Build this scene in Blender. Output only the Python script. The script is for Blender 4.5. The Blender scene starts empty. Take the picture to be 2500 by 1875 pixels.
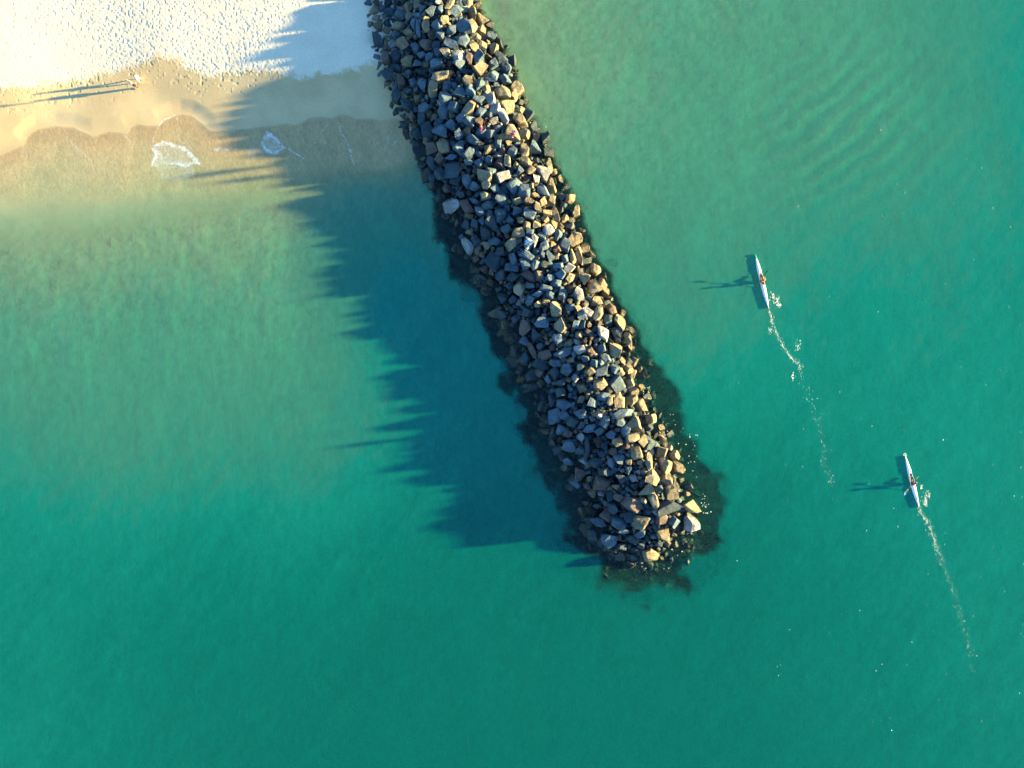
import bpy, bmesh, math, random
import numpy as np
from mathutils import Vector, Matrix

sc = bpy.context.scene
COL = sc.collection
R = math.radians
H, WM = 91.6, 119.0          # camera height over the water, width of the water seen (metres)
K0 = WM / 2500.0

def P(px, py, z=0.0):
    """a point of the photograph (2500 x 1875) on the level z, in metres"""
    k = K0 * (H - z) / H
    return Vector(((px - 1250) * k, -(py - 937.5) * k, z))

# ------------------------------------------------------------------ helpers
def link(o, parent=None):
    COL.objects.link(o)
    if parent is not None:
        o.parent = parent
    return o

def mesh_obj(name, verts, faces, mat, parent=None, smooth=True):
    me = bpy.data.meshes.new(name)
    me.from_pydata([tuple(v) for v in verts], [], faces)
    if mat is not None:
        me.materials.append(mat)
    me.polygons.foreach_set('use_smooth', [smooth] * len(me.polygons))
    me.update()
    return link(bpy.data.objects.new(name, me), parent)

def np_mesh(name, V, F, mat, sharp=0):
    """V (n,3), F (m,k) with k = 3 or 4"""
    me = bpy.data.meshes.new(name)
    n, (m, k) = len(V), F.shape
    me.vertices.add(n); me.vertices.foreach_set('co', np.ascontiguousarray(V, dtype=np.float32).ravel())
    me.loops.add(m * k); me.loops.foreach_set('vertex_index', np.ascontiguousarray(F, dtype=np.int32).ravel())
    me.polygons.add(m)
    me.polygons.foreach_set('loop_start', np.arange(0, m * k, k, dtype=np.int32))
    me.polygons.foreach_set('use_smooth', np.ones(m, dtype=bool))
    if mat is not None:
        me.materials.append(mat)
    me.update(calc_edges=True)
    me.validate()
    if sharp: me.set_sharp_from_angle(angle=R(sharp))
    return me

def fattr(me, name, arr):
    a = me.attributes.new(name, 'FLOAT', 'POINT')
    a.data.foreach_set('value', np.ascontiguousarray(arr, dtype=np.float32))

def cattr(me, name, rgb):
    a = me.attributes.new(name, 'FLOAT_COLOR', 'POINT')
    c = np.ones((len(rgb), 4), dtype=np.float32); c[:, :3] = rgb
    a.data.foreach_set('color', c.ravel())

def tag(o, label=None, cat=None, group=None, kind=None):
    if label: o['label'] = label
    if cat: o['category'] = cat
    if group: o['group'] = group
    if kind: o['kind'] = kind
    return o

def empty(name, loc, rz=0.0):
    o = link(bpy.data.objects.new(name, None))
    o.location = loc; o.rotation_euler = (0, 0, rz); o.empty_display_size = 0.2
    return o

def hsh(ix, iy, iz, seed):
    h = (ix.astype(np.uint32) * np.uint32(374761393) + iy.astype(np.uint32) * np.uint32(668265263)
         + iz.astype(np.uint32) * np.uint32(2147483647) + np.uint32(seed * 974711 + 12345))
    h = (h ^ (h >> np.uint32(13))) * np.uint32(1274126177)
    h = (h ^ (h >> np.uint32(16))) * np.uint32(2246822519)
    return (h ^ (h >> np.uint32(15))).astype(np.float64) / 4294967295.0

def vnoise(x, y, z=None, seed=0):
    """smooth value noise in -1..1"""
    if z is None: z = np.zeros_like(x)
    fx, fy, fz = np.floor(x), np.floor(y), np.floor(z)
    ix, iy, iz = fx.astype(np.int64), fy.astype(np.int64), fz.astype(np.int64)
    f = lambda t: t * t * t * (t * (t * 6 - 15) + 10)
    u, v, w = f(x - fx), f(y - fy), f(z - fz)
    r = 0.0
    for a in (0, 1):
        for b in (0, 1):
            for c in (0, 1):
                r = r + hsh(ix + a, iy + b, iz + c, seed) * (u if a else 1 - u) * (v if b else 1 - v) * (w if c else 1 - w)
    return r * 2 - 1

def sstep(a, b, x):
    t = np.clip((x - a) / (b - a), 0, 1)
    return t * t * (3 - 2 * t)

# ------------------------------------------------------------------ materials
class N:
    """tiny node-tree writer"""
    def __init__(s, name):
        s.m = bpy.data.materials.new(name); s.m.use_nodes = True
        s.t = s.m.node_tree; s.t.nodes.clear()
        s.out = s.add('ShaderNodeOutputMaterial')
    def add(s, typ, **kw):
        n = s.t.nodes.new(typ)
        for k, v in kw.items(): setattr(n, k, v)
        return n
    def l(s, a, b): s.t.links.new(a, b)
    def val(s, sock, v):
        if hasattr(v, 'node'): s.l(v, sock)
        else: sock.default_value = v
    def math(s, op, a, b=0.0, clamp=False):
        n = s.add('ShaderNodeMath', operation=op, use_clamp=clamp)
        s.val(n.inputs[0], a); s.val(n.inputs[1], b); return n.outputs[0]
    def mix(s, f, a, b, mode='MIX'):
        n = s.add('ShaderNodeMix', data_type='RGBA', blend_type=mode)
        s.val(n.inputs[0], f)
        for i, v in ((6, a), (7, b)):
            s.val(n.inputs[i], v if hasattr(v, 'node') else tuple(v) + (1,) if len(v) == 3 else v)
        return n.outputs[2]
    def noise(s, vec, scale, detail=3, rough=.55, dist=0.0):
        n = s.add('ShaderNodeTexNoise'); s.l(vec, n.inputs['Vector'])
        n.inputs['Scale'].default_value = scale; n.inputs['Detail'].default_value = detail
        n.inputs['Roughness'].default_value = rough; n.inputs['Distortion'].default_value = dist
        return n.outputs[0]
    def ramp(s, f, a, b, lo=0.0, hi=1.0):
        n = s.add('ShaderNodeMapRange', interpolation_type='SMOOTHSTEP'); s.val(n.inputs[0], f)
        for i, v in ((1, a), (2, b), (3, lo), (4, hi)): s.val(n.inputs[i], v)
        return n.outputs[0]
    def attr(s, name, out='Fac'):
        return s.add('ShaderNodeAttribute', attribute_name=name).outputs[out]
    def mapping(s, vec, scale, rot=0.0):
        n = s.add('ShaderNodeMapping', vector_type='TEXTURE'); s.l(vec, n.inputs[0]); n.inputs['Scale'].default_value = tuple(1 / q for q in scale)
        n.inputs['Rotation'].default_value = (0, 0, rot); return n.outputs[0]
    def principled(s, col, rough, normal=None, spec=.5):
        b = s.add('ShaderNodeBsdfPrincipled')
        s.val(b.inputs['Base Color'], col if hasattr(col, 'node') else tuple(col) + (1,))
        s.val(b.inputs['Roughness'], rough); b.inputs['Specular IOR Level'].default_value = spec
        if normal is not None: s.l(normal, b.inputs['Normal'])
        s.l(b.outputs[0], s.out.inputs[0]); return b
    def bump(s, h, strength, dist):
        n = s.add('ShaderNodeBump'); n.inputs['Strength'].default_value = strength
        n.inputs['Distance'].default_value = dist; s.l(h, n.inputs['Height']); return n.outputs[0]
    def pos(s): return s.add('ShaderNodeNewGeometry').outputs['Position']

def plain(name, col, rough=.6, var=.12, spec=.4):
    n = N(name)
    c = n.noise(n.add('ShaderNodeTexCoord').outputs['Object'], 9.0, 3)
    f = n.ramp(c, .3, .7, 1 - var, 1 + var)
    cc = n.mix(1.0, col, (1, 1, 1), 'MULTIPLY')
    vv = n.add('ShaderNodeVectorMath', operation='SCALE'); n.l(cc, vv.inputs[0]); n.l(f, vv.inputs['Scale'])
    n.principled(vv.outputs[0], rough, spec=spec)
    return n.m

def rock_material():
    n = N('rock'); pos = n.pos(); tint = n.attr('tint', 'Color')
    big = n.noise(pos, .9, 4, .6); fine = n.noise(pos, 6.0, 5, .7)
    f = n.math('ADD', n.ramp(big, .3, .7, .62, 1.15), n.ramp(fine, .3, .7, -.28, .28))
    sc_ = n.add('ShaderNodeVectorMath', operation='SCALE'); n.l(tint, sc_.inputs[0]); n.l(f, sc_.inputs['Scale'])
    stain = n.ramp(n.noise(pos, 1.7, 4, .6, .4), .60, .72)
    c = n.mix(n.math('MULTIPLY', stain, .22), sc_.outputs[0], (.26, .19, .09))
    z = n.add('ShaderNodeSeparateXYZ'); n.l(pos, z.inputs[0])
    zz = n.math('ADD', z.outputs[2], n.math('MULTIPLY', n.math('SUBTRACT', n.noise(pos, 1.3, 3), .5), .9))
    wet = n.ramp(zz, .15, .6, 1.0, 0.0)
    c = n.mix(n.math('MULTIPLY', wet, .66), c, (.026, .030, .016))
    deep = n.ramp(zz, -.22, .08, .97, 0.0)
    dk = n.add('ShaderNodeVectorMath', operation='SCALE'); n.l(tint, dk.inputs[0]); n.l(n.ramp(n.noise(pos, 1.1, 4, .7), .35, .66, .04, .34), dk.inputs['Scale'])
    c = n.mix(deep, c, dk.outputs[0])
    rg = n.ramp(wet, 0, 1, .72, .3)
    h = n.math('ADD', n.math('MULTIPLY', n.noise(pos, 3.0, 6, .65), .7), n.math('MULTIPLY', n.noise(pos, 11.0, 4, .7), .3))
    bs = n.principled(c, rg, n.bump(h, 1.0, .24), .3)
    n.l(n.math('MULTIPLY', n.math('SUBTRACT', 1.0, deep, True), .3), bs.inputs['Specular IOR Level'])
    return n.m

def sand_material():
    n = N('sand'); pos = n.pos()
    dry, sw, foam, line = n.attr('dry'), n.attr('swash'), n.attr('foam'), n.attr('line')
    a = n.noise(pos, .35, 4); b = n.noise(pos, 5.0, 4, .65)
    dryc = n.mix(n.ramp(a, .35, .65), (.60, .548, .41), (.645, .59, .44))
    wetc = n.mix(n.ramp(n.noise(pos, .16, 3), .38, .62), (.425, .345, .185), (.485, .40, .22))
    lob = n.mix(n.ramp(n.noise(n.mapping(pos, (1.3, .5, 1), .3), .8, 5, .6, .8), .3, .7), (.38, .275, .130), (.46, .335, .160))
    c = n.mix(dry, wetc, dryc)
    lob = n.mix(n.math('MULTIPLY', n.attr('wash'), n.ramp(n.noise(n.mapping(pos, (.5, .25, 1)), 1.0, 4, .6, 1.2), .3, .6, .45, 1.0)), lob, (.50, .375, .185))
    c = n.mix(sw, c, lob)
    # sea bed: tan sand with darker weed and shell patches in lines along the waves
    z = n.add('ShaderNodeSeparateXYZ'); n.l(pos, z.inputs[0])
    patch = n.ramp(n.noise(n.mapping(pos, (.9, .30, 1), .12), .55, 6, .68, .6), .36, .64)
    mott = n.ramp(n.noise(n.mapping(pos, (1.0, .55, 1), -.3), 1.5, 5, .7), .36, .64)
    bed = n.mix(n.math('MULTIPLY', n.math('ADD', patch, mott), .5), (.20, .19, .10), (.62, .47, .25))
    c = n.mix(n.ramp(z.outputs[2], -.60, -.18, 1.0, 0.0), c, bed)
    rp = n.noise(n.mapping(pos, (2.2, .8, 1), R(12)), 2.2, 4, .65, 1.0)
    v0 = n.add('ShaderNodeVectorMath', operation='SCALE'); n.l(c, v0.inputs[0]); n.l(n.math('ADD', 1.0, n.math('MULTIPLY', sw, n.ramp(rp, .3, .7, -.20, .16))), v0.inputs['Scale']); c = v0.outputs[0]
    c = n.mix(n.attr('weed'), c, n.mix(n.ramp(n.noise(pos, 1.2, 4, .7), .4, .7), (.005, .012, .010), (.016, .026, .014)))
    fn = n.noise(pos, 1.5, 5, .7, 1.2); fr = n.math('SUBTRACT', 1.0, n.math('ABSOLUTE', n.math('MULTIPLY', n.math('SUBTRACT', fn, .5), 8.0)), True)
    fm = n.math('MULTIPLY', foam, n.math('ADD', n.math('MULTIPLY', fr, 1.0), n.ramp(n.noise(pos, 1.6, 5, .7, .6),  .58, .74, 0, .5)), True)
    fm = n.math('ADD', fm, n.math('MULTIPLY', line, n.ramp(n.noise(pos, 3.0, 4, .7), .40, .62)), True)
    c = n.mix(fm, c, (.82, .83, .86))
    gr = n.ramp(b, .25, .75, .93, 1.07)
    v = n.add('ShaderNodeVectorMath', operation='SCALE'); n.l(c, v.inputs[0]); n.l(gr, v.inputs['Scale'])
    rg = n.math('SUBTRACT', .92, n.math('MULTIPLY', sw, .35))
    n.principled(v.outputs[0], rg, n.bump(n.noise(pos, 14.0, 4, .7), .12, .05), .3)
    return n.m

def water_material():
    n = N('sea_water'); pos = n.pos()
    # light ripples, stretched along the wave fronts
    p1 = n.mapping(pos, (1.0, .33, 1), R(6)); p2 = n.mapping(pos, (1.0, .6, 1), R(-28))
    r1, r2 = n.noise(p1, 1.1, 5, .62, .3), n.noise(p2, 2.6, 4, .65)
    h = n.math('ADD', n.math('MULTIPLY', r1, .7), n.math('MULTIPLY', r2, .3))
    nor = n.bump(h, .55, .22)
    # suspended sand by depth; the bed's missing sunlight goes into this colour too
    dep = n.attr('depth')
    big = n.noise(n.mapping(pos, (.8, .35, 1), R(10)), .16, 5, .62, .4)
    st = n.noise(n.mapping(pos, (1.3, .4, 1), R(7)), 1.3, 5, .7)  # sky glints on the wavelets, put in as diffuse streaks
    mo = n.noise(n.mapping(pos, (1.0, .5, 1), R(-20)), 1.1, 6, .72, .5)
    swell = n.noise(n.mapping(pos, (.2, 1.0, 1), R(52)), .42, 4, .6, .5)
    dep2 = n.math('ADD', dep, n.math('MULTIPLY', n.math('SUBTRACT', swell, .5), n.math('MULTIPLY', dep, .45)))
    dj = n.math('ADD', dep2, n.math('MULTIPLY', n.math('SUBTRACT', n.math('ADD', n.math('MULTIPLY', mo, .6), n.math('MULTIPLY', big, .4)), .5), n.math('MINIMUM', n.math('MULTIPLY', dep, 2.0), n.math('ADD', .25, n.math('MULTIPLY', dep, .75)))))
    cr = n.add('ShaderNodeValToRGB'); n.l(n.math('DIVIDE', dj, 3.0), cr.inputs[0]); e = cr.color_ramp
    stops = [(0, (.31, .235, .125)), (.04, (.25, .22, .12)), (.11, (.145, .225, .128)), (.22, (.064, .214, .140)), (.36, (.042, .212, .140)), (.56, (.003, .208, .160)), (.80, (.0, .150, .118)), (1, (.0, .122, .100))]
    e.elements[0].position = 0; e.elements[0].color = stops[0][1] + (1,); e.elements[1].position = 1; e.elements[1].color = stops[-1][1] + (1,)
    for q, c in stops[1:-1]:
        x = e.elements.new(q); x.color = c + (1,)
    net = n.noise(n.mapping(pos, (1.0, .7, 1), R(25)), 2.3, 5, .7, 1.2)  # light focused by ripples, put into the shallow colour as a pale net
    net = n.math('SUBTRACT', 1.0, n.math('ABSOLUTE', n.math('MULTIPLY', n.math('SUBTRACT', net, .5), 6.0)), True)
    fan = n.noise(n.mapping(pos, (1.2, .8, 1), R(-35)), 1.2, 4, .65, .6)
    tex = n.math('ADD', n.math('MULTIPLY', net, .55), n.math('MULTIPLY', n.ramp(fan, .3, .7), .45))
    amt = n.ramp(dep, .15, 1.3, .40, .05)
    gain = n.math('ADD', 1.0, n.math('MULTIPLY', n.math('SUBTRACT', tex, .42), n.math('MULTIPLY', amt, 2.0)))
    f = n.math('ADD', n.ramp(big, .3, .7, .50, .60), n.ramp(st, .32, .68, -.05, .05))
    f = n.math('MULTIPLY', n.math('MULTIPLY', f, n.ramp(dep, .0, .38, .10, 1.0)), n.attr('body'))
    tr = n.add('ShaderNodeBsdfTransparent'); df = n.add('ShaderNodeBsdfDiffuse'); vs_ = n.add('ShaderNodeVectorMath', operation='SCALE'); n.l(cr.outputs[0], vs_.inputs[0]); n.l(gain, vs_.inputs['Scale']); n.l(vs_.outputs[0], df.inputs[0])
    m1 = n.add('ShaderNodeMixShader'); n.l(f, m1.inputs[0]); n.l(tr.outputs[0], m1.inputs[1]); n.l(df.outputs[0], m1.inputs[2])
    gl = n.add('ShaderNodeBsdfGlossy'); gl.inputs['Roughness'].default_value = .12; n.l(nor, gl.inputs['Normal'])
    fr = n.add('ShaderNodeFresnel'); fr.inputs[0].default_value = 1.33
    m2 = n.add('ShaderNodeMixShader'); n.l(n.math('MINIMUM', fr.outputs[0], .12), m2.inputs[0]); n.l(m1.outputs[0], m2.inputs[1]); n.l(gl.outputs[0], m2.inputs[2])
    n.l(m2.outputs[0], n.out.inputs[0])
    vc = n.add('ShaderNodeVolumeCoefficients')
    vc.inputs['Scatter Coefficients'].default_value = (.02, .055, .052)
    vc.inputs['Absorption Coefficients'].default_value = (.75, .10, .12)
    n.l(vc.outputs[0], n.out.inputs['Volume'])
    return n.m

M = {
    'rock': rock_material(), 'sand': sand_material(), 'water': water_material(),
    'foam': plain('sea_foam_and_glint', (.66, .69, .69), .7, .12),
    'white': plain('white_gelcoat', (.80, .80, .78), .25, .04, .5),
    'green': plain('green_gelcoat', (.03, .50, .22), .3, .08, .5),
    'navy': plain('navy_liner', (.012, .018, .05), .5, .2),
    'mark': plain('dark_marking', (.03, .035, .05), .5, .1),
    'skin': plain('skin', (.50, .27, .17), .55, .06), 'skin2': plain('tanned_skin', (.36, .19, .11), .55, .06),
    'hair': plain('dark_hair', (.025, .018, .013), .6, .2), 'fair': plain('fair_hair', (.38, .25, .11), .6, .2),
    'orange': plain('orange_cloth', (.62, .16, .03), .8, .1), 'pink': plain('magenta_cloth', (.45, .07, .22), .8, .1),
    'red': plain('red_cloth', (.55, .03, .06), .8, .1), 'purple': plain('purple_cloth', (.09, .025, .16), .8, .1),
    'blue': plain('blue_cloth', (.02, .11, .55), .8, .1), 'whitec': plain('white_cloth', (.82, .82, .80), .8, .04),
    'black': plain('black_cloth', (.022, .02, .024), .8, .1), 'yellow': plain('yellow_foam', (.75, .42, .04), .6, .08),
    'grey': plain('grey_cloth', (.32, .33, .36), .8, .08), 'carbon': plain('carbon_shaft', (.02, .022, .02), .35, .1),
    'blade': plain('dark_green_blade', (.02, .06, .04), .3, .1), 'paint': plain('white_graffiti_paint', (.72, .76, .80), .6, .08),
    'weed': plain('brown_seaweed', (.05, .035, .015), .6, .2), 'tan': plain('tan_cloth', (.5, .36, .2), .8, .1),
}

# ------------------------------------------------------------------ sun, sky, camera
EL, AZ = R(7.5), math.atan2(.13, 1.0)
w = bpy.data.worlds.new("World"); sc.world = w; w.use_nodes = True
sky = w.node_tree.nodes.new('ShaderNodeTexSky'); sky.sky_type = 'NISHITA'; sky.sun_disc = False
sky.sun_elevation = EL; sky.sun_rotation = math.pi / 2 - AZ
sky.ozone_density = 3.8; sky.air_density = 1.0; sky.dust_density = .3
bg = w.node_tree.nodes['Background']; w.node_tree.links.new(sky.outputs[0], bg.inputs[0]); bg.inputs[1].default_value = .088
L = bpy.data.lights.new('sun', 'SUN'); L.energy = 5.0; L.angle = R(1.0); L.color = (1.0, .73, .30)
so = link(bpy.data.objects.new('sun', L))
sd = Vector((math.cos(AZ) * math.cos(EL), math.sin(AZ) * math.cos(EL), math.sin(EL)))
so.rotation_euler = sd.to_track_quat('Z', 'Y').to_euler(); so.location = sd * 150
cam = bpy.data.cameras.new('camera'); co = link(bpy.data.objects.new('camera', cam)); sc.camera = co
co.location = (0, 0, H); cam.sensor_width = 36; cam.lens = 36 * H / WM; cam.clip_end = 3000
sc.view_settings.view_transform = 'Standard'; sc.view_settings.look = 'None'; sc.view_settings.exposure = 3.1

# ------------------------------------------------------------------ terrain: beach and sea bed as one sheet
CT = [(-500,-400,2.6),(400,-400,2.4),(1000,-400,2.3),(0,60,1.75),(400,60,1.6),(800,60,1.5),(0,215,.95),(380,150,1.0),(700,190,.85),(950,170,.85),
(-500,250,1.3),(-500,430,.02),(-500,500,-.06),(-500,900,-1.5),(-300,400,.05),(0,384,.02),(57,352,.03),(136,312,.03),(250,328,.02),(330,310,.03),(430,285,.04),(530,322,.02),(700,306,.02),(850,283,.03),(1000,285,.03),(0,305,.28),(200,262,.20),(380,225,.28),(600,250,.24),(900,235,.24),
(0,455,-.02),(110,395,-.02),(110,435,-.035),(250,438,-.03),(60,420,-.02),(400,405,-.01),(520,380,-.01),(650,380,-.02),(760,380,-.06),(880,360,-.05),(1000,330,-.02),
(0,500,-.07),(250,485,-.07),(500,440,-.09),(650,430,-.12),(820,430,-.28),(0,550,-.17),(250,540,-.19),(500,510,-.22),(800,500,-.5),(0,640,-.36),(400,610,-.40),(750,620,-.7),(0,760,-.62),(400,740,-.66),(0,950,-.95),(400,900,-.9),(780,950,-1.15),(300,1180,-1.3),(0,1150,-1.5),(800,1180,-1.5),
(0,1330,-1.95),(450,1340,-2.1),(1000,1360,-2.5),(1500,1500,-2.9),(0,1900,-2.1),(1200,1900,-3.2),(2500,1900,-2.3),(-500,1500,-2.0),(-500,2300,-2.6),(1200,2400,-3.6),(3000,2300,-3),(900,700,-1.5),(850,560,-1.0),(950,900,-1.6),(760,800,-.82),(860,950,-1.2),  # bed deepened left of the breakwater to turn its shadow tealer
(1250,0,-.28),(1450,0,-.48),(1350,250,-.42),(1500,300,-.6),(1450,500,-.75),(1700,200,-.7),(1600,600,-1.0),(1800,450,-.9),(2000,0,-.75),(2500,0,-1.5),(2150,350,-1.0),(2500,500,-1.6),(1700,850,-1.4),(2050,700,-1.6),(1900,1050,-2.0),(1750,1300,-2.6),(2500,1100,-1.8),
(1190,-60,-.3),(1185,40,-.35),(1150,-400,-.2),(1300,-400,-.25),(2000,-400,-.5),(3000,-400,-1.2),(3000,800,-3.2)]
CX = np.array([[a, b] for a, b, _ in CT], float) / 1000.0; CZ = np.array([c for *_, c in CT])
def _phi(d2): return np.where(d2 > 0, .5 * d2 * np.log(np.maximum(d2, 1e-12)), 0.0)
_n = len(CT); _A = np.zeros((_n + 3, _n + 3))
_A[:_n, :_n] = _phi(((CX[:, None] - CX[None]) ** 2).sum(-1)) + np.eye(_n) * .004
_A[:_n, _n] = 1; _A[:_n, _n+1:] = CX; _A[_n:, :_n] = _A[:_n, _n:].T
_W = np.linalg.solve(_A, np.r_[CZ, np.zeros(3)])
def ground(px, py):
    """height of the sand, px and py arrays in photograph pixels"""
    x, y = px / 1000.0, py / 1000.0
    z = _W[_n] + _W[_n+1] * x + _W[_n+2] * y
    for i in range(_n):
        z = z + _W[i] * _phi((x - CX[i, 0]) ** 2 + (y - CX[i, 1]) ** 2)
    return np.clip(z, -5.5, 3.0)

def bedwave(px, py):
    """sand waves right of the breakwater, cusps along the shore"""
    wx, wy = px * K0, py * K0
    u = (px - 2060) * .62 + (py - 320) * .78; v = (px - 2060) * .78 - (py - 320) * .62
    z = .20 * np.exp(-(u / 200) ** 2 - (v / 220) ** 2) * np.sin(u / 46 * 2 * math.pi + v * v * .00006 + vnoise(wx * .3, wy * .3, seed=17) * 1.6)
    shore = np.exp(-((py - 440) / 60.0) ** 2) * (px < 1000)
    return z + shore * (.035 * vnoise(wx * .22, wy * .22, seed=95) + .02 * vnoise(wx * .7, wy * .7, seed=96))

def interp(poly, x):
    p = np.array(poly, float); return np.interp(x, p[:, 0], p[:, 1])
DRY = [(-600,240),(0,215),(60,212),(130,200),(200,192),(260,178),(320,160),(370,142),(400,138),(440,150),(480,172),(520,180),(560,177),(640,170),(690,178),(740,192),(775,178),(850,170),(930,152),(1010,138),(1300,100)]
LOBE = [(-600,440),(0,378),(57,354),(68,334),(93,315),(136,307),(176,312),(204,326),(224,336),(241,329),(263,324),(297,324),(309,326),(320,312),(334,307),(385,306),(397,295),(425,283),(442,279),(465,283),(487,297),(507,317),(524,324),(552,322),(595,314),(670,307),(727,303),(755,287),(783,285),(812,289),(826,280),(848,279),(868,289),(925,293),(996,283),(1300,270)]
FOAMS = [([(374,363),(385,352),(402,348),(415,349),(430,352),(446,359),(467,376),(478,394),(487,401),(470,399),(457,407),(438,400),(417,402),(395,402),(384,408),(374,402),(380,384)], .50, 7),
         ([(652,321),(664,330),(678,345),(694,362),(684,372),(668,378),(650,370),(640,360),(636,350),(643,336)], .55, 7),
         ([(524,364),(540,362),(556,366),(546,369),(528,368)], .6, 4), ([(384,405),(470,402),(480,425),(440,440),(395,440)], .22, 14), ([(600,368),(626,358),(640,376),(610,386)], .12, 14)]
LINES = [([(374,363),(380,374),(379,386),(373,398),(371,406)], 5.5, 1.0), ([(376,360),(385,353),(402,348),(416,350),(422,356)], 5, .9), ([(440,358),(455,366),(468,377),(478,393),(486,401)], 5.5, .9),
         ([(417,401),(430,398),(440,400),(457,406),(465,398),(478,394)], 4, .9), ([(385,370),(396,380),(392,394)], 4, .6), ([(402,362),(410,374),(404,388)], 3.5, .5), ([(652,322),(657,330),(653,338)], 4, .9), ([(655,326),(668,336),(682,348),(700,362)], 3, .9), ([(640,350),(648,362),(660,372)], 4, .6),
         ([(425,283),(400,292),(383,315),(375,345),(374,363)], 1.6, .8), ([(431,285),(437,320),(438,343),(452,352),(472,366)], 1.3, .45),
         ([(652,321),(672,336),(702,364),(740,386)], 1.8, .9), ([(157,313),(164,335),(176,352),(205,375),(222,395),(226,415)], 1.2, .5),
         ([(300,327),(318,346),(328,372)], 1.2, .5), ([(237,332),(232,365)], 1.0, .4), ([(57,354),(54,380)], 1.2, .4),
         ([(826,300),(836,330),(850,352),(858,375),(862,400)], 1.6, .6), ([(800,305),(776,330),(770,350)], 1.0, .45),
         ([(950,330),(944,352),(938,366)], 1.5, .7), ([(972,336),(960,356)], 1.5, .75), ([(1000,305),(1002,322),(1012,318)], 1.6, .8),
         ([(1020,402),(1030,414),(1040,418)], 1.5, .8), ([(1027,420),(1032,450),(1045,460),(1062,458)], 1.2, .8)]
def seg_dist(px, py, pts, closed=False):
    q = np.full(px.shape, 1e9)
    pp = pts + [pts[0]] if closed else pts
    for (a, b), (c, d) in zip(pp[:-1], pp[1:]):
        ex, ey = c - a, d - b; t = np.clip(((px - a) * ex + (py - b) * ey) / (ex * ex + ey * ey + 1e-9), 0, 1)
        q = np.minimum(q, np.hypot(px - a - t * ex, py - b - t * ey))
    return q
def inside(px, py, pts):
    r = np.zeros(px.shape, bool)
    for (a, b), (c, d) in zip(pts, pts[1:] + pts[:1]):
        if b == d: continue
        r ^= ((b > py) != (d > py)) & (px < (c - a) * (py - b) / (d - b) + a)
    return r

EDGE_L = [(-400,880),(0,905),(100,912),(180,932),(260,965),(330,1000),(400,1028),(500,1082),(600,1130),(700,1195),(800,1247),(900,1284),(1000,1330),(1060,1352),(1150,1395),(1230,1440),(1320,1470),(1372,1560)]
EDGE_R = [(-400,1080),(0,1155),(100,1222),(180,1258),(260,1285),(330,1322),(400,1352),(500,1398),(600,1428),(700,1482),(800,1538),(900,1562),(1000,1592),(1060,1628),(1150,1662),(1230,1700),(1320,1668),(1372,1600)]
def foot_reach(py):
    """how far stones and weed reach out from the water's edge on either side, in photograph pixels"""
    return (np.interp(py, [300, 480, 560, 1050, 1200, 1380], [4, 14, 62, 72, 92, 100]), np.interp(py, [350, 480, 800, 880, 950, 1380], [3, 14, 22, 40, 70, 80]))

def bed(px, py):
    z = ground(np.clip(px, -600, 3100), np.clip(py, -500, 2450)) + bedwave(px, py)
    d = py - interp(LOBE, px) + vnoise(px * .033, py * .033, seed=9) * 3
    sd = np.full(px.shape, 99.0); nr = (d < 0) & (d > -120) & (px > -500) & (px < 1100); sd[nr] = seg_dist(px[nr], py[nr], LOBE)
    film = -.004 - .00042 * np.clip(d, 0, None) - .008 * vnoise(px * .02, py * .03, seed=97) * sstep(5, 40, d)
    k = sstep(1060, 960, px) * (py < 700)
    return np.where(k > 0, z + k * (np.where(d > 0, np.minimum(z, film) + (film - np.minimum(z, film)) * sstep(175, 95, d), .004 + (np.maximum(z, .004) - .004) * sstep(0, 42, sd)) - z), z)

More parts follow.
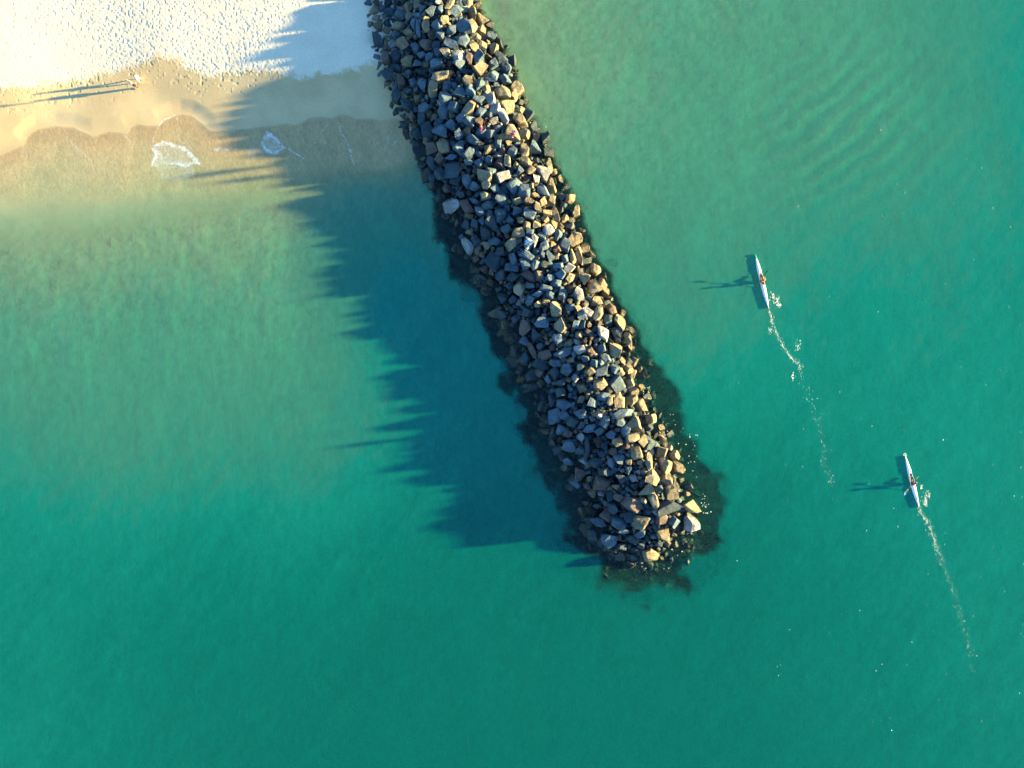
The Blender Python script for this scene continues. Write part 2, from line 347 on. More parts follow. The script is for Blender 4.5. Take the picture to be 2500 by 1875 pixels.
def build_sand():
    fx = np.arange(-40, 1010, 1.45); fy = np.arange(-40, 480, 1.45)
    gx = np.r_[-2600, -1600, -1000, -600, np.arange(-400, -40, 30), fx, np.arange(1016, 2700, 12), np.arange(2720, 3200, 60), 3800, 5200]
    gy = np.r_[-3600, -2400, -1500, -900, -600, np.arange(-400, -40, 24), fy, np.arange(486, 1960, 12), np.arange(1980, 2500, 60), 2900, 4200]
    X, Y = np.meshgrid(gx, gy); px, py = X.ravel(), Y.ravel()
    wx, wy = px * K0, py * K0
    z = bed(px, py)
    jag = vnoise(wx * 1.3, wy * 1.3, seed=3) * 9 + vnoise(wx * 4, wy * 4, seed=4) * 6
    dry = sstep(11, -9, py + jag - interp(DRY, px)) * (px < 1100)
    lob = sstep(-5, 8, py - interp(LOBE, px) + vnoise(wx * .7, wy * .7, seed=9) * 3)
    land = sstep(1075, 1050, px) * sstep(535, 440, py) * sstep(-430, -400, px)
    foam = np.zeros_like(px); line = np.zeros_like(px); ridge = np.zeros_like(px)
    s = (px > 320) & (px < 760) & (py > 270) & (py < 460)
    for pts, a, ft in FOAMS:
        d = seg_dist(px[s], py[s], pts, True); d = np.where(inside(px[s], py[s], pts), d, -d)
        edge = sstep(-3, 2.5, d + 2.5 * vnoise(px[s] * .12, py[s] * .12, seed=51)) * (.42 + .58 * sstep(ft * 1.6, 1, d + 3 * vnoise(px[s] * .09, py[s] * .09, seed=52))) * a
        foam[s] = np.maximum(foam[s], edge)
        if a > .5: ridge[s] = np.maximum(ridge[s], 0)
    s = (px > 0) & (px < 1080) & (py > 270) & (py < 480)
    for pts, wd, a in LINES:
        d = seg_dist(px[s] + vnoise(wx[s] * 2, wy[s] * 2, seed=21) * 2.5, py[s] + vnoise(wx[s] * 2, wy[s] * 2, seed=22) * 2.5, pts)
        line[s] = np.maximum(line[s], sstep(wd * 1.1, wd * .2, d) * a)
    # the bore left of the foam: a little step whose lee lies in its own shade
    bore = [(379,383),(371,400),(359,418),(353,440)]
    s = (px > 330) & (px < 420) & (py > 340) & (py < 460)
    ridge[s] = np.maximum(ridge[s], 0 * px[s])
    # trodden dry sand: footprints and clods, sharper where fewer feet smoothed it
    den = sstep(-.5, .5, vnoise(wx * .12, wy * .12, seed=31) + (px - 300) / 500.0)
    a1 = vnoise(wx * 4.7, wy * 4.0, seed=5); a2 = vnoise(wx * 6.6 + 9, wy * 6.0, seed=6); a3 = vnoise(wx * 7, wy * 7, seed=7)
    pit = -sstep(.16, .62, a1) * .017 - sstep(.25, .7, a2) * .014
    z = z + dry * (pit * (.6 + .4 * den) + .002 * a3 + .005 * den * a2)
    # scattered footprints on the damp strip under the dry edge
    band = sstep(0, 12, py - interp(DRY, px)) * sstep(95, 30, py - interp(DRY, px)) * (1 - lob)
    ft = vnoise(wx * 2.9, wy * 2.9, seed=12); z = z + land * band * (-sstep(.58, .85, ft) * .022 + sstep(.66, .88, vnoise(wx * 3.3, wy * 3.3, seed=14)) * .012)
    clod = sstep(16, 0, np.abs(py - interp(DRY, px) - 4)) * land
    z = z + clod * (.006 + .018 * a2) * (a1 > -.2)
    # ripple lines inside the wash
    z = z + land * lob * .0016 * vnoise(wx * 5 + wy * (.8 + 2 * vnoise(wx * .2, wy * .2, seed=66)), wy * 1.6, seed=8)
    z = z + ridge
    z = z + np.where(z < -.3, .10 * vnoise(wx * .35, wy * .22, seed=18) + .05 * vnoise(wx * 1.1, wy * .7, seed=19), 0)
    far = sstep(500, 2200, np.maximum(np.maximum(-px, px - 2500), np.maximum(-py, py - 1875)))
    k = K0 * (H - z) / H * (1) ; V = np.stack([(px - 1250) * K0, -(py - 937.5) * K0, z], 1)
    near = far < .999
    V[near, 0] = ((px - 1250) * k)[near]; V[near, 1] = (-(py - 937.5) * k)[near]
    nx, ny = len(gx), len(gy)
    i = (np.arange(ny - 1)[:, None] * nx + np.arange(nx - 1)[None]).ravel()
    F = np.stack([i, i + nx, i + nx + 1, i + 1], 1)
    me = np_mesh('sand', V, F, M['sand'])
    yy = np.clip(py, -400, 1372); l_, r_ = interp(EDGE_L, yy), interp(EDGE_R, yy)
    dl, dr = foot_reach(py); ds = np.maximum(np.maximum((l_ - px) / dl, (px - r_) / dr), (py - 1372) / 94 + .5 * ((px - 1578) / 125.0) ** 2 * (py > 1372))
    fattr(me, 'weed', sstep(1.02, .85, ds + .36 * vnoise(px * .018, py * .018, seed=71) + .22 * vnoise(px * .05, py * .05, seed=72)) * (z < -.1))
    fattr(me, 'wash', sstep(2, 55, py - interp(LOBE, px)) * sstep(620, 300, px - 100 * vnoise(wx * .3, wy * .3, seed=90)));
    fattr(me, 'dry', dry); fattr(me, 'swash', lob * land * (1 - dry)); fattr(me, 'foam', foam); fattr(me, 'line', line)
    o = link(bpy.data.objects.new('beach_and_seabed', me)); tag(o, kind='structure')
    return o
build_sand()

def build_water():
    b = -8.0
    gx = np.r_[np.arange(-6000, -700, 700), np.arange(-600, 3160, 10), np.arange(3200, 9000, 700)].astype(float)
    gy = np.r_[np.arange(-5000, -700, 700), np.arange(-600, 2500, 10), np.arange(2600, 8000, 700)].astype(float)
    X, Y = np.meshgrid(gx, gy); px, py = X.ravel(), Y.ravel()
    V = np.stack([(px - 1250) * K0, -(py - 937.5) * K0, np.zeros_like(px)], 1)
    z = bed(px, py)
    # clearer water over the stones at the foot of the breakwater
    yy = np.clip(py, -400, 1372); l, r = interp(EDGE_L, yy), interp(EDGE_R, yy)
    dl, dr = foot_reach(py)
    dist = np.maximum(np.maximum((l - px) / dl, (px - r) / dr), (py - 1372) / 94 + .5 * ((px - 1578) / 125.0) ** 2 * (py > 1372))
    dist = dist + .36 * vnoise(px * .018, py * .018, seed=71) + .22 * vnoise(px * .05, py * .05, seed=72)
    body = .02 + .98 * sstep(.80, 1.16, dist)
    nx, ny = len(gx), len(gy); n = nx * ny
    i = (np.arange(ny - 1)[:, None] * nx + np.arange(nx - 1)[None]).ravel()
    F = [np.stack([i, i + nx, i + nx + 1, i + 1], 1)]
    V2 = V.copy(); V2[:, 2] = b
    F.append(np.stack([i + n, i + 1 + n, i + nx + 1 + n, i + nx + n], 1))
    for ring in (np.arange(nx), (ny - 1) * nx + np.arange(nx)[::-1], np.arange(ny)[::-1] * nx, np.arange(ny) * nx + nx - 1):
        a, c = ring[:-1], ring[1:]; F.append(np.stack([a, c, c + n, a + n], 1))
    me = np_mesh('sea_water', np.r_[V, V2], np.concatenate(F), M['water'])
    fattr(me, 'body', np.r_[body, body]); fattr(me, 'depth', np.r_[-z, -z])
    tag(link(bpy.data.objects.new('sea_water', me)), kind='structure')
build_water()

# ------------------------------------------------------------------ breakwater
CREST = [(-400,3.8),(0,3.4),(200,2.95),(300,2.7),(450,2.5),(600,2.55),(950,2.65),(1100,2.65),(1200,2.5),(1265,2.15),(1305,1.2),(1340,.5),(1372,.12)]
def top_of(px, py):
    """height of the heap at a photograph pixel"""
    l, r = interp(EDGE_L, py), interp(EDGE_R, py)
    u = (px - l) / (r - l)
    prof = np.interp(u, [-.35,-.12,0,.12,.3,.45,.6,.7,.82,1.0,1.12,1.35], [-1.0,-.42,-.02,.30,.74,.90,1.0,.95,.62,.05,-.30,-1.0])
    c = interp(CREST, py) * (1 + .15 * vnoise(px * .013, py * .013, seed=81) + .08 * vnoise(px * .03, py * .03, seed=82))
    base = np.maximum(ground(px, py), -.1) * (u < .3) * (py < 340)
    return np.where(prof > 0, np.maximum(prof * c, (base + .38) * (u < .35) * (base > 0)), np.where((base > .05) & (u > -.06), base + .12, prof * 2.2))

# every rock the photograph shows large: centre, length, width, angle (clockwise) read off five enlarged crops
CROPS = {'A': (880, 0), 'B': (980, 350), 'C': (1080, 700), 'D': (1280, 1060)}
TR = {'A': """600 40 120 90 100p 640 80 90 80 0 925 40 150 80 110p 1010 20 110 80 20 1115 20 110 90 120p 985 115 160 100 150 1160 130 150 80 60p 1260 200 150 120 45p
735 125 120 90 120 600 155 100 60 20 425 135 130 90 20 400 265 150 80 155p 685 250 150 85 80p 790 250 120 90 0 875 200 110 80 120p 605 290 190 60 85 550 250 120 60 80
1070 285 180 150 0 1150 260 120 130 60p 950 320 120 110 30 1265 320 110 90 70p 1355 370 120 90 30 830 360 120 70 35 370 365 110 70 160 170 400 170 100 70d 1060 430 170 150 60
1185 385 120 100 150p 1165 460 110 110 0p 940 450 190 90 35 445 450 120 100 30p 570 485 100 100 0 685 460 120 100 160b 1255 460 100 110 80p 1385 500 130 100 110p 1450 450 150 50 60d
890 540 110 90 40p 810 540 100 90 0 1015 585 130 110 0w 1120 600 130 90 90b 500 620 150 110 160p 630 570 100 80 20 720 590 110 70 140 360 600 130 120 50d 265 610 110 110 0b
1220 600 120 110 60 1030 670 130 110 150 780 670 150 110 160 590 660 130 70 165 300 770 140 130 50d 375 700 110 80 20d 1235 720 180 140 160p 1380 660 120 110 80 1450 590 150 110 40d
1575 630 130 120 60d 1510 710 150 130 50 820 790 180 130 170p 1365 800 170 110 165 1500 830 120 90 45 1625 910 180 160 80p 420 835 150 90 85b 505 755 100 100 0d 550 850 110 90 80
640 880 150 80 80 760 920 150 120 100p 890 890 110 90 110 1115 840 120 110 130p 1145 930 120 110 40 1230 870 120 100 100 1300 930 120 80 80p 495 945 110 80 0d 385 1000 120 120 45d
885 1010 140 130 165 1020 960 120 110 0 1470 970 160 150 70p 1350 1030 160 100 75w 1220 1035 130 80 10 1585 990 110 100 100p 1530 1100 160 130 160p 1130 1125 170 110 130p 650 1110 120 110 30
860 1150 130 120 90 970 1100 110 110 0 1415 1130 130 120 130w 1250 1155 110 90 0 485 1085 130 110 60d 535 1200 110 80 90b 1660 1140 90 80 130p 1495 1220 200 90 55w 1665 1260 170 110 45p
1740 1190 150 130 60d 1145 1265 140 110 40 1040 1225 90 90 0 940 1300 160 90 40 640 1240 120 110 30d 835 1370 160 140 30 700 1350 150 150 0d 1020 1400 140 110 97 870 1520 190 140 70p
1570 1380 200 130 60p 1260 1370 130 120 0 1235 1260 90 90 0b 1170 1450 170 100 20 1700 1390 110 100 110p 1790 1330 140 110 60d 1030 1540 140 120 60 740 1540 130 120 0b 590 1400 130 110 70d
1350 1390 120 100 120 1430 1490 100 90 150 1705 1550 120 110 50p 1805 1530 160 130 80 1580 1570 100 100 60 1480 1560 80 60 0b 1130 1590 120 120 50 1920 1420 140 110 120d 1950 1600 120 110 0d""",
'B': """540 280 220 180 90d 395 160 130 110 20b 315 190 160 110 70d 410 310 150 110 70d 320 360 160 80 75d 515 150 120 60 0 560 385 140 110 160d 470 470 130 100 60b 685 390 110 110 30 810 210 110 110 0
910 170 110 110 60 700 200 90 80 0 1020 210 120 110 0b 1105 180 140 70 80p 855 340 190 130 30p 940 290 120 110 0 870 440 90 90 0p 970 460 130 110 0 765 445 110 80 0 1060 340 140 110 150w
1170 440 160 160 60 1280 180 150 120 40p 1190 215 80 60 100p 1235 280 90 90 0 1340 280 130 100 100p 1485 310 190 150 45w 1535 220 160 60 75p 1400 370 110 100 40w 1465 490 160 110 55
1565 440 150 100 70p 1280 490 120 110 0 1565 590 110 100 40p 1750 570 110 100 30p 1810 720 130 90 110p 1040 590 130 130 50 890 640 130 100 155 870 540 110 100 50p 625 530 110 90 30d
520 645 180 170 30w 680 660 150 110 60b 760 600 110 60 10 810 700 120 110 60 920 730 90 70 160 1035 735 140 130 80 1200 690 110 110 0 1335 740 140 130 30 1215 600 110 80 20p 1335 600 110 80 0b
1410 660 120 80 60p 1460 610 120 90 110p 1520 720 110 90 30p 1600 740 150 70 80p 1490 780 90 70 0p 670 840 130 110 60d 765 830 110 90 100d 945 830 150 130 10d 835 800 100 60 100
1085 890 130 110 60 1140 800 110 90 50 870 935 120 110 10d 1220 920 140 110 140p 1335 925 90 90 0 1240 795 90 80 0p 1310 850 90 80 30p 1400 850 90 80 0p 1525 910 140 110 110w 1620 950 150 90 100
1700 1050 150 130 30 1770 1010 130 80 80p 1830 980 120 110 60p 700 1060 200 90 60w 620 970 80 50 60 780 1000 110 110 30d 975 1020 150 90 10 1145 1040 150 120 100p 1320 1040 150 130 80
1385 1010 130 70 100w 1450 970 100 80 30 1470 1070 150 80 140 1305 1165 180 110 10 1025 1120 110 110 60d 950 1220 200 140 30d 1165 1190 140 90 70 1140 1290 150 90 10 1285 1250 110 100 0
1465 1150 80 80 0 1535 1160 130 80 70 1620 1100 90 80 120b 1690 1200 100 80 90 1780 1180 160 60 80p 1850 1170 180 80 80p 1740 1290 130 120 0w 2015 1315 150 120 60p 1865 1330 100 80 90p
1900 1410 120 110 0p 775 1200 110 80 60b 860 1310 90 80 30b 1030 1370 150 130 80d 1160 1390 150 100 150d 1320 1370 160 110 40b 1440 1370 100 90 90b 1545 1390 90 80 0 1660 1360 120 110 20
1380 1260 100 100 0 1620 1270 110 70 160 1225 1520 150 120 90p 1125 1480 100 90 90d 1345 1480 110 70 20 1500 1500 130 70 20 1615 1450 110 100 30 1410 1570 130 90 160 1545 1570 110 90 60
1665 1560 140 100 90 1845 1560 190 130 80w 1745 1400 130 90 140p 2005 1500 170 130 70p 2090 1470 150 80 70p 2060 1640 140 110 20p 1055 1610 130 120 0d 1155 1620 100 100 0d 1340 1620 110 90 90""",
'C': """910 150 100 90 90 605 280 150 100 20d 480 310 140 100 90d 1190 230 160 140 150p 985 180 90 70 140p 885 265 130 110 20d 1080 150 80 60 0p 1335 220 120 90 130 1410 220 70 60 0p 1515 260 150 90 30w
1625 270 180 100 110p 1610 150 130 110 20p 1755 240 130 110 40b 1840 370 170 100 60p 865 420 180 120 90b 1040 375 130 110 20 1230 405 180 120 80p 970 500 130 120 0d 855 560 110 100 60
1385 390 80 70 0 1455 300 90 90 0 1665 490 180 130 60w 1810 480 170 130 55d 1930 560 190 80 70p 1200 540 120 120 130 1015 615 100 90 90d 1080 700 170 110 150b 1265 685 200 80 165 1435 645 120 100 140w
1545 670 110 80 30b 1660 640 110 90 150 1795 670 190 150 60p 1690 740 120 110 60 1480 740 100 90 30 865 740 160 130 110d 740 750 140 130 60d 930 650 180 60 60b 1180 790 150 80 10 1020 820 180 120 20d
1000 900 120 110 50b 1170 890 130 120 0d 1295 870 150 130 110 1435 830 90 80 0p 1570 790 80 80 0 1640 780 70 70 0 1660 870 150 110 160 1785 850 100 100 0 1845 890 90 90 0p 1940 860 110 110 0p
1965 920 140 90 110p 930 920 160 150 40d 1100 970 100 100 30 1240 1000 140 100 0d 1640 1010 140 110 150p 1810 1010 150 130 60 1940 1000 120 100 90p 1540 880 110 100 0p 1245 1100 130 120 40d 1140 1180 130 80 90d
1260 1215 150 110 20 1150 1340 160 130 80 1270 1340 140 110 90 1550 1210 120 110 0 1745 1180 130 80 110p 1840 1210 120 110 90p 1965 1180 120 120 20p 1670 1140 110 80 0 1970 1080 120 110 0p 2065 1240 160 110 50p
1870 1310 240 100 160 1440 1320 150 110 30 1360 1400 140 110 150d 1700 1400 120 110 110 1845 1410 130 100 20 1240 1480 140 120 20 1540 1460 160 90 160 1640 1500 140 90 150 1990 1430 180 150 40p 2160 1380 120 110 0p
1760 1540 130 100 0 1900 1500 130 90 90 1980 1560 130 110 0p 1830 1610 110 100 140p 2080 1600 130 130 30p 1330 1620 160 100 0d 1310 1520 120 90 0b""",
'D': """465 125 150 140 0 575 160 110 100 90d 455 280 140 100 20 330 165 140 120 90d 320 280 110 110 0d 575 405 150 140 60b 800 510 190 160 20b 525 510 160 110 30 745 290 180 110 0d 655 150 300 70 90d 840 390 140 100 0d
990 260 120 120 0 900 290 130 70 90 1175 190 160 150 60p 1265 90 150 140 40d 975 75 120 80 160p 1290 300 200 90 80p 1430 190 130 130 40p 1560 215 110 110 20p 1460 330 160 150 60p 1600 350 160 110 40p
1090 285 70 60 0p 1085 360 100 80 90 1320 460 170 150 45p 1490 480 150 130 60p 1010 460 140 110 20d 1265 590 180 110 150p 1520 610 160 150 50p 1390 570 100 100 0d 1340 690 160 110 70p 1250 690 80 60 0p
885 650 150 90 90d 980 660 90 80 0b 1130 725 190 160 20b 925 770 160 130 40d 845 840 140 130 60b 780 920 210 110 15 970 930 180 140 40 1230 910 190 140 170p 1090 860 150 120 0d 1430 890 130 110 30b
1480 760 240 130 165d 1560 910 140 130 90 1735 750 220 130 20p 1720 920 200 160 60w 875 1100 190 170 20 1035 1010 120 70 0 1115 1090 160 90 10d 1210 1030 140 90 150 1450 1040 150 150 20p 700 1050 150 90 60d
1310 1250 190 150 30p 1450 80 150 60 80p 760 745 100 60 0d 650 540 80 80 40b 1010 1170 120 80 20d"""}
TONES = {'': (.064,.110,.140), 'p': (.205,.178,.110), 'b': (.108,.082,.068), 'd': (.030,.056,.068), 'w': (.235,.250,.245)}  # sunlit gold and shaded teal are partly put into these stone colours

_ico = {}
def ico(sub):
    if sub not in _ico:
        bm = bmesh.new(); bmesh.ops.create_icosphere(bm, subdivisions=sub, radius=1.0)
        _ico[sub] = (np.array([v.co for v in bm.verts]), np.array([[v.index for v in f.verts] for f in bm.faces])); bm.free()
    return _ico[sub]

def rock_shape(rng, sub, a, b, c, ang=0.0, rough=.05):
    """a quarried block: a ball cut by planes, roughened; half sizes a, b, c, turned by ang"""
    V, F = ico(sub); V = V.copy()
    cuts = []
    t = R(rng.uniform(0, 26)); q = rng.uniform(0, 2 * math.pi)
    cuts.append((np.array([math.sin(t) * math.cos(q), math.sin(t) * math.sin(q), math.cos(t)]), rng.uniform(.36, .54)))
    k = rng.choice([3, 4, 4, 5, 5]); q0 = rng.uniform(0, 2 * math.pi)
    for i in range(k):
        q = q0 + 2 * math.pi * i / k + rng.uniform(-.35, .35); e = R(rng.uniform(-18, 34))
        cuts.append((np.array([math.cos(q) * math.cos(e), math.sin(q) * math.cos(e), math.sin(e)]), rng.uniform(.42, .66)))
    for i in range(rng.choice([1, 2, 2, 3])):
        q = rng.uniform(0, 2 * math.pi); e = R(rng.uniform(20, 60))
        cuts.append((np.array([math.cos(q) * math.cos(e), math.sin(q) * math.cos(e), math.sin(e)]), rng.uniform(.56, .78)))
    for nrm, d in cuts:
        h = V @ nrm; over = np.maximum(h - d, 0); V = V - over[:, None] * nrm * .97
    sx, sy = np.abs(V[:, 0]).max(), np.abs(V[:, 1]).max()
    s = rng.uniform(0, 900)
    nz = .8 * vnoise(V[:, 0] * 2.0 + s, V[:, 1] * 2.0, V[:, 2] * 2.0, 40) + .6 * vnoise(V[:, 0] * 4.6 + s, V[:, 1] * 4.6, V[:, 2] * 4.6, 41) + .35 * vnoise(V[:, 0] * 9 + s, V[:, 1] * 9, V[:, 2] * 9, 42)
    V = V * (1 + rough * nz)[:, None]
    V = V * np.array([a / sx, b / sy, c / .62])
    ca, sa = math.cos(ang), math.sin(ang)
    return V @ np.array([[ca, sa, 0], [-sa, ca, 0], [0, 0, 1]]), F

def tilt(V, rng, deg):
    m = Matrix.Rotation(R(rng.gauss(0, deg)), 3, 'X') @ Matrix.Rotation(R(rng.gauss(0, deg)), 3, 'Y')
    return V @ np.array(m).T

rng = random.Random(77)
traced = []
for key, txt in TR.items():
    ox, oy = CROPS[key]; tok = txt.split()
    for i in range(0, len(tok), 5):
        cx, cy, ln, wd = (float(t) for t in tok[i:i+4]); an = tok[i+4]
        tone = an[-1] if an[-1].isalpha() else ''; an = float(an[:-1] if tone else an)
        traced.append(dict(px=ox + cx * .23508, py=oy + cy * .23508, ln=max(ln, wd) * .23508 * K0, wd=min(ln, wd) * .23508 * K0, an=an, tone=tone))
traced.sort(key=lambda t: -t['ln'] * t['wd'])

def make_traced(t):
    z0 = float(top_of(np.array([t['px']]), np.array([t['py']]))[0])
    c = min(.36 * t['wd'] + .12, .65) * rng.uniform(.85, 1.2)
    z = z0 + rng.uniform(-.08, .10) + (.10 if t['tone'] in 'pw' and t['tone'] else 0)
    if t['py'] > 1150: z = max(z, .10)
    V, F = rock_shape(rng, 4, t['ln'] * .555, t['wd'] * .565, c, -R(t['an']), .06)
    V = tilt(V, rng, 9)
    col = np.array(TONES[t['tone']]) * rng.uniform(.85, 1.18)
    return V, F, P(t['px'], t['py'], z + .2 * c), col

ALONG = [(-99,70,'at the beach end'),(70,125,'beside the dry sand'),(125,175,'beside the damp sand edge'),(175,235,'level with the beach walkers'),
 (235,290,'beside the damp sand'),(290,330,'level with the red-clad person'),(330,385,'level with the two foam patches'),(385,450,'just seaward of the foam patches'),
 (450,520,'landward of the graffitied boulder'),(520,580,'close above the graffitied boulder'),(580,640,'level with the green-bowed ski'),(640,710,'level with the orange paddler'),
 (710,780,'level with the upper wake'),(780,850,'between the two skis\' levels'),(850,920,'above the blue-clad person'),(920,985,'close above the blue-clad person'),
 (985,1050,'level with the blue-clad person'),(1050,1120,'just below the blue-clad person'),(1120,1180,'level with the purple paddler'),(1180,1260,'near the seaward tip'),(1260,1500,'at the seaward tip')]
SIDE = [(-9,.10,'at the left waterline'),(.10,.30,'on the shaded slope'),(.30,.50,'left of the crest'),(.50,.70,'on the crest'),(.70,.90,'on the sunlit slope'),(.90,9,'at the right waterline')]
TONEW = {'': 'grey', 'p': 'tan', 'b': 'brown', 'd': 'dark', 'w': 'pale'}
def describe(t):
    l, r = float(interp(EDGE_L, t['py'])), float(interp(EDGE_R, t['py'])); u = (t['px'] - l) / (r - l)
    t['along'] = next(s for a, b, s in ALONG if a <= t['py'] < b); t['side'] = next(s for a, b, s in SIDE if a <= u < b)
    asp = t['ln'] / t['wd']; area = t['ln'] * t['wd']
    t['size'] = 'huge' if area > 2.9 else 'large' if area > 1.9 else 'middling' if area > 1.35 else 'small'
    t['form'] = 'slab' if asp > 1.75 else 'long boulder' if asp > 1.32 else 'block' if asp > 1.12 else 'rounded boulder'
    return f"{t['size']} {TONEW[t['tone']]} {t['form']} {t['side']}, {t['along']}"

NB = 292
GRAF = min(traced, key=lambda t: (t['px'] - 1291) ** 2 + (t['py'] - 594) ** 2)
singles = traced[:NB]
if GRAF not in singles: singles[-1] = GRAF
rest = [t for t in traced if t not in singles]
seen = {}
for t in singles:
    t['label'] = describe(t); seen.setdefault(t['label'], []).append(t)
for lab, g in seen.items():
    if len(g) > 1:                       # neighbours that read alike: told apart along the breakwater
        g.sort(key=lambda t: t['py'])
        names = ['nearer the beach', 'nearer the tip'] if len(g) == 2 else ['nearest the beach', 'in the middle', 'nearest the tip'] if len(g) == 3 else ['first from beach', 'second from beach', 'third from beach', 'fourth from beach', 'fifth from beach'][:len(g)]
        for t, s in zip(g, names): t['label'] = f"{lab}, {s}".replace('rounded boulder', 'boulder') if len(f"{lab}, {s}".replace('-', ' ').replace("'", ' ').split()) > 15 else f"{lab}, {s}".replace(' on the sunlit right slope', ' on the sunlit slope').replace(' on the shaded left slope', ' on the shaded slope')
GRAF['label'] = 'dark block on the crest with white graffiti painted across its flat top'
boulders = []
for t in singles:
    V, F, loc, col = make_traced(t)
    me = np_mesh('boulder', V, F, M['rock'], 24); cattr(me, 'tint', np.repeat(col[None], len(V), 0))
    o = link(bpy.data.objects.new('boulder', me)); o.location = loc
    tag(o, t['label'], 'boulder', 'boulders of the breakwater'); t['obj'] = o; boulders.append(o)

# everything smaller, deeper or lying under the water: one heap nobody could count
def build_rubble():
    VV, FF, CC = [], [], []; off = 0
    def put(V, F, loc, col):
        nonlocal off
        VV.append(V + np.array(loc)); FF.append(F + off); CC.append(np.repeat(np.array(col)[None], len(V), 0)); off += len(V)
    for t in rest:
        V, F, loc, col = make_traced(t); put(V, F, loc, col)
    grid = {}
    def add_to(px, py, r): grid.setdefault((int(px // 40), int(py // 40)), []).append((px, py, r))
    def free(px, py, r, k):
        gx, gy = int(px // 40), int(py // 40)
        for i in (-1, 0, 1):
            for j in (-1, 0, 1):
                for a, b, q in grid.get((gx + i, gy + j), ()):
                    if (a - px) ** 2 + (b - py) ** 2 < (k * (q + r)) ** 2: return False
        return True
    for t in traced: add_to(t['px'], t['py'], math.sqrt(t['ln'] * t['wd']) / 2 / K0)
    tones = ['', '', '', 'd', 'd', 'p', 'p', 'p', 'b', 'w']
    for n_try, r0, r1, k, sink in ((9000, 8, 13, .80, .38), (18000, 5.5, 8, .80, .44), (30000, 3.0, 5.5, .80, .46)):
        for _ in range(n_try):
            py = rng.uniform(-330, 1372) if r0 < 10 else rng.uniform(-400, 1372)
            l, r_ = float(interp(EDGE_L, py)), float(interp(EDGE_R, py))
            px = rng.uniform(l - 8, r_ + 6); r = rng.uniform(r0, r1)
            if r0 < 6 and py > 330 and not (.12 < (px - l) / (r_ - l) < .86): continue
            if py < -20 and r < 9: continue
            if not free(px, py, r, k): continue
            add_to(px, py, r)
            m = r * K0; z = float(top_of(np.array([px]), np.array([py]))[0])
            V, F = rock_shape(rng, 3 if r0 > 5 else 2, m * rng.uniform(1.0, 1.35), m * rng.uniform(.85, 1.1), m * rng.uniform(.6, .9), rng.uniform(0, 6.3), .07)
            V = tilt(V, rng, 16)
            uu = (px - l) / (r_ - l); put(V, F, P(px, py, z - sink * (.5 if .38 < uu < .78 else 1) * rng.uniform(.6, 1.2) + (.25 if py < 0 else 0)), np.array(TONES[rng.choice(tones)]) * rng.uniform(.5, 1.0))  # fill stones darker than the boulders: gap shade put into their colour
    # the layer under them that closes the gaps, coloured dark to deepen their shade
    for _ in range(2600):
        py = rng.uniform(-400, 1375); l, r_ = float(interp(EDGE_L, py)), float(interp(EDGE_R, py)); px = rng.uniform(l - 4, r_ + 4)
        m = rng.uniform(.45, .8); z = float(top_of(np.array([px]), np.array([py]))[0])
        V, F = rock_shape(rng, 2, m * 1.2, m, m * .7, rng.uniform(0, 6.3), .07)
        put(tilt(V, rng, 14), F, P(px, py, z - rng.uniform(1.0, 1.5)), np.array(TONES[rng.choice(['', 'd', 'd'])]) * rng.uniform(.6, .95))
    # under water along both feet and round the tip
    for _ in range(2100):
        side = rng.random(); py = rng.uniform(300, 1380); l, r_ = float(interp(EDGE_L, py)), float(interp(EDGE_R, py))
        if side < .33:
            reach = np.interp(py, [300, 480, 560, 700, 1000, 1200, 1380], [4, 10, 50, 52, 62, 70, 60]); d = rng.random() ** 1.3; px = l - d * reach
        elif side < .52:
            reach = np.interp(py, [300, 500, 800, 900, 1100, 1380], [12, 18, 26, 66, 80, 66]); d = rng.random() ** 1.3; px = r_ + d * reach
        else:
            q = rng.uniform(-.25, math.pi + .25); d = rng.random() ** .8; px = 1575 + math.cos(q) * (95 + 105 * d); py = 1322 + math.sin(q) * (48 + 90 * d)
        m = rng.uniform(.45, 1.05) * (1.0 if d < .7 else .8); zt = -.08 - (.9 if side < .52 else .55) * d + rng.uniform(-.35, .12); zt = min(zt, -.05) if rng.random() < .75 or d > .45 or side > .33 else rng.uniform(.1, .32)
        V, F = rock_shape(rng, 2, m * rng.uniform(1, 1.3), m * rng.uniform(.8, 1), m * .7, rng.uniform(0, 6.3), .08)
        put(tilt(V, rng, 14), F, P(px, py, zt - m * .72), np.array(TONES[rng.choice(['d', 'd', '', 'b', 'p'])]) * rng.uniform(.4, .8))
    for px, py, m, zt in ((1157,600,.75,-.35),(1105,653,.85,-.3),(1135,695,.8,-.4),(1143,720,.9,-.5),(1166,680,.95,.02),(1212,825,.6,-.45),(1216,850,.7,-.45),(1191,803,.5,-.5),(1239,916,.8,-.4),(1280,947,.8,-.15),(1278,1008,.8,-.4),(1278,1048,.85,-.4),
                          (1296,1112,.45,-.7),(1698,1366,.9,-.25),(1300,1062,.5,-.5),(1287,1080,.5,-.6),(1245,100,.3,-.3),(1348,288,.3,-.5),(1558,806,.5,-.6),(1330,330,.6,-.1),(1300,290,.7,-.12),(1345,370,.6,-.2),(1395,490,.7,-.15),(1420,505,.6,-.3),(1500,640,.6,-.3),(1490,670,.7,-.3),
                          (1590,880,1.0,-.3),(1575,920,.8,-.2),(1600,950,.9,-.4),(1640,1090,.8,-.5),(1720,1150,.7,-.6),(1740,1300,.8,-.7)):
        V, F = rock_shape(rng, 3, m * 1.15, m * .95, m * .7, rng.uniform(0, 6.3), .08)
        put(tilt(V, rng, 10), F, P(px, py, zt - m * .55), np.array(TONES[rng.choice(['d', '', 'p'])]) * rng.uniform(.7, 1.0))
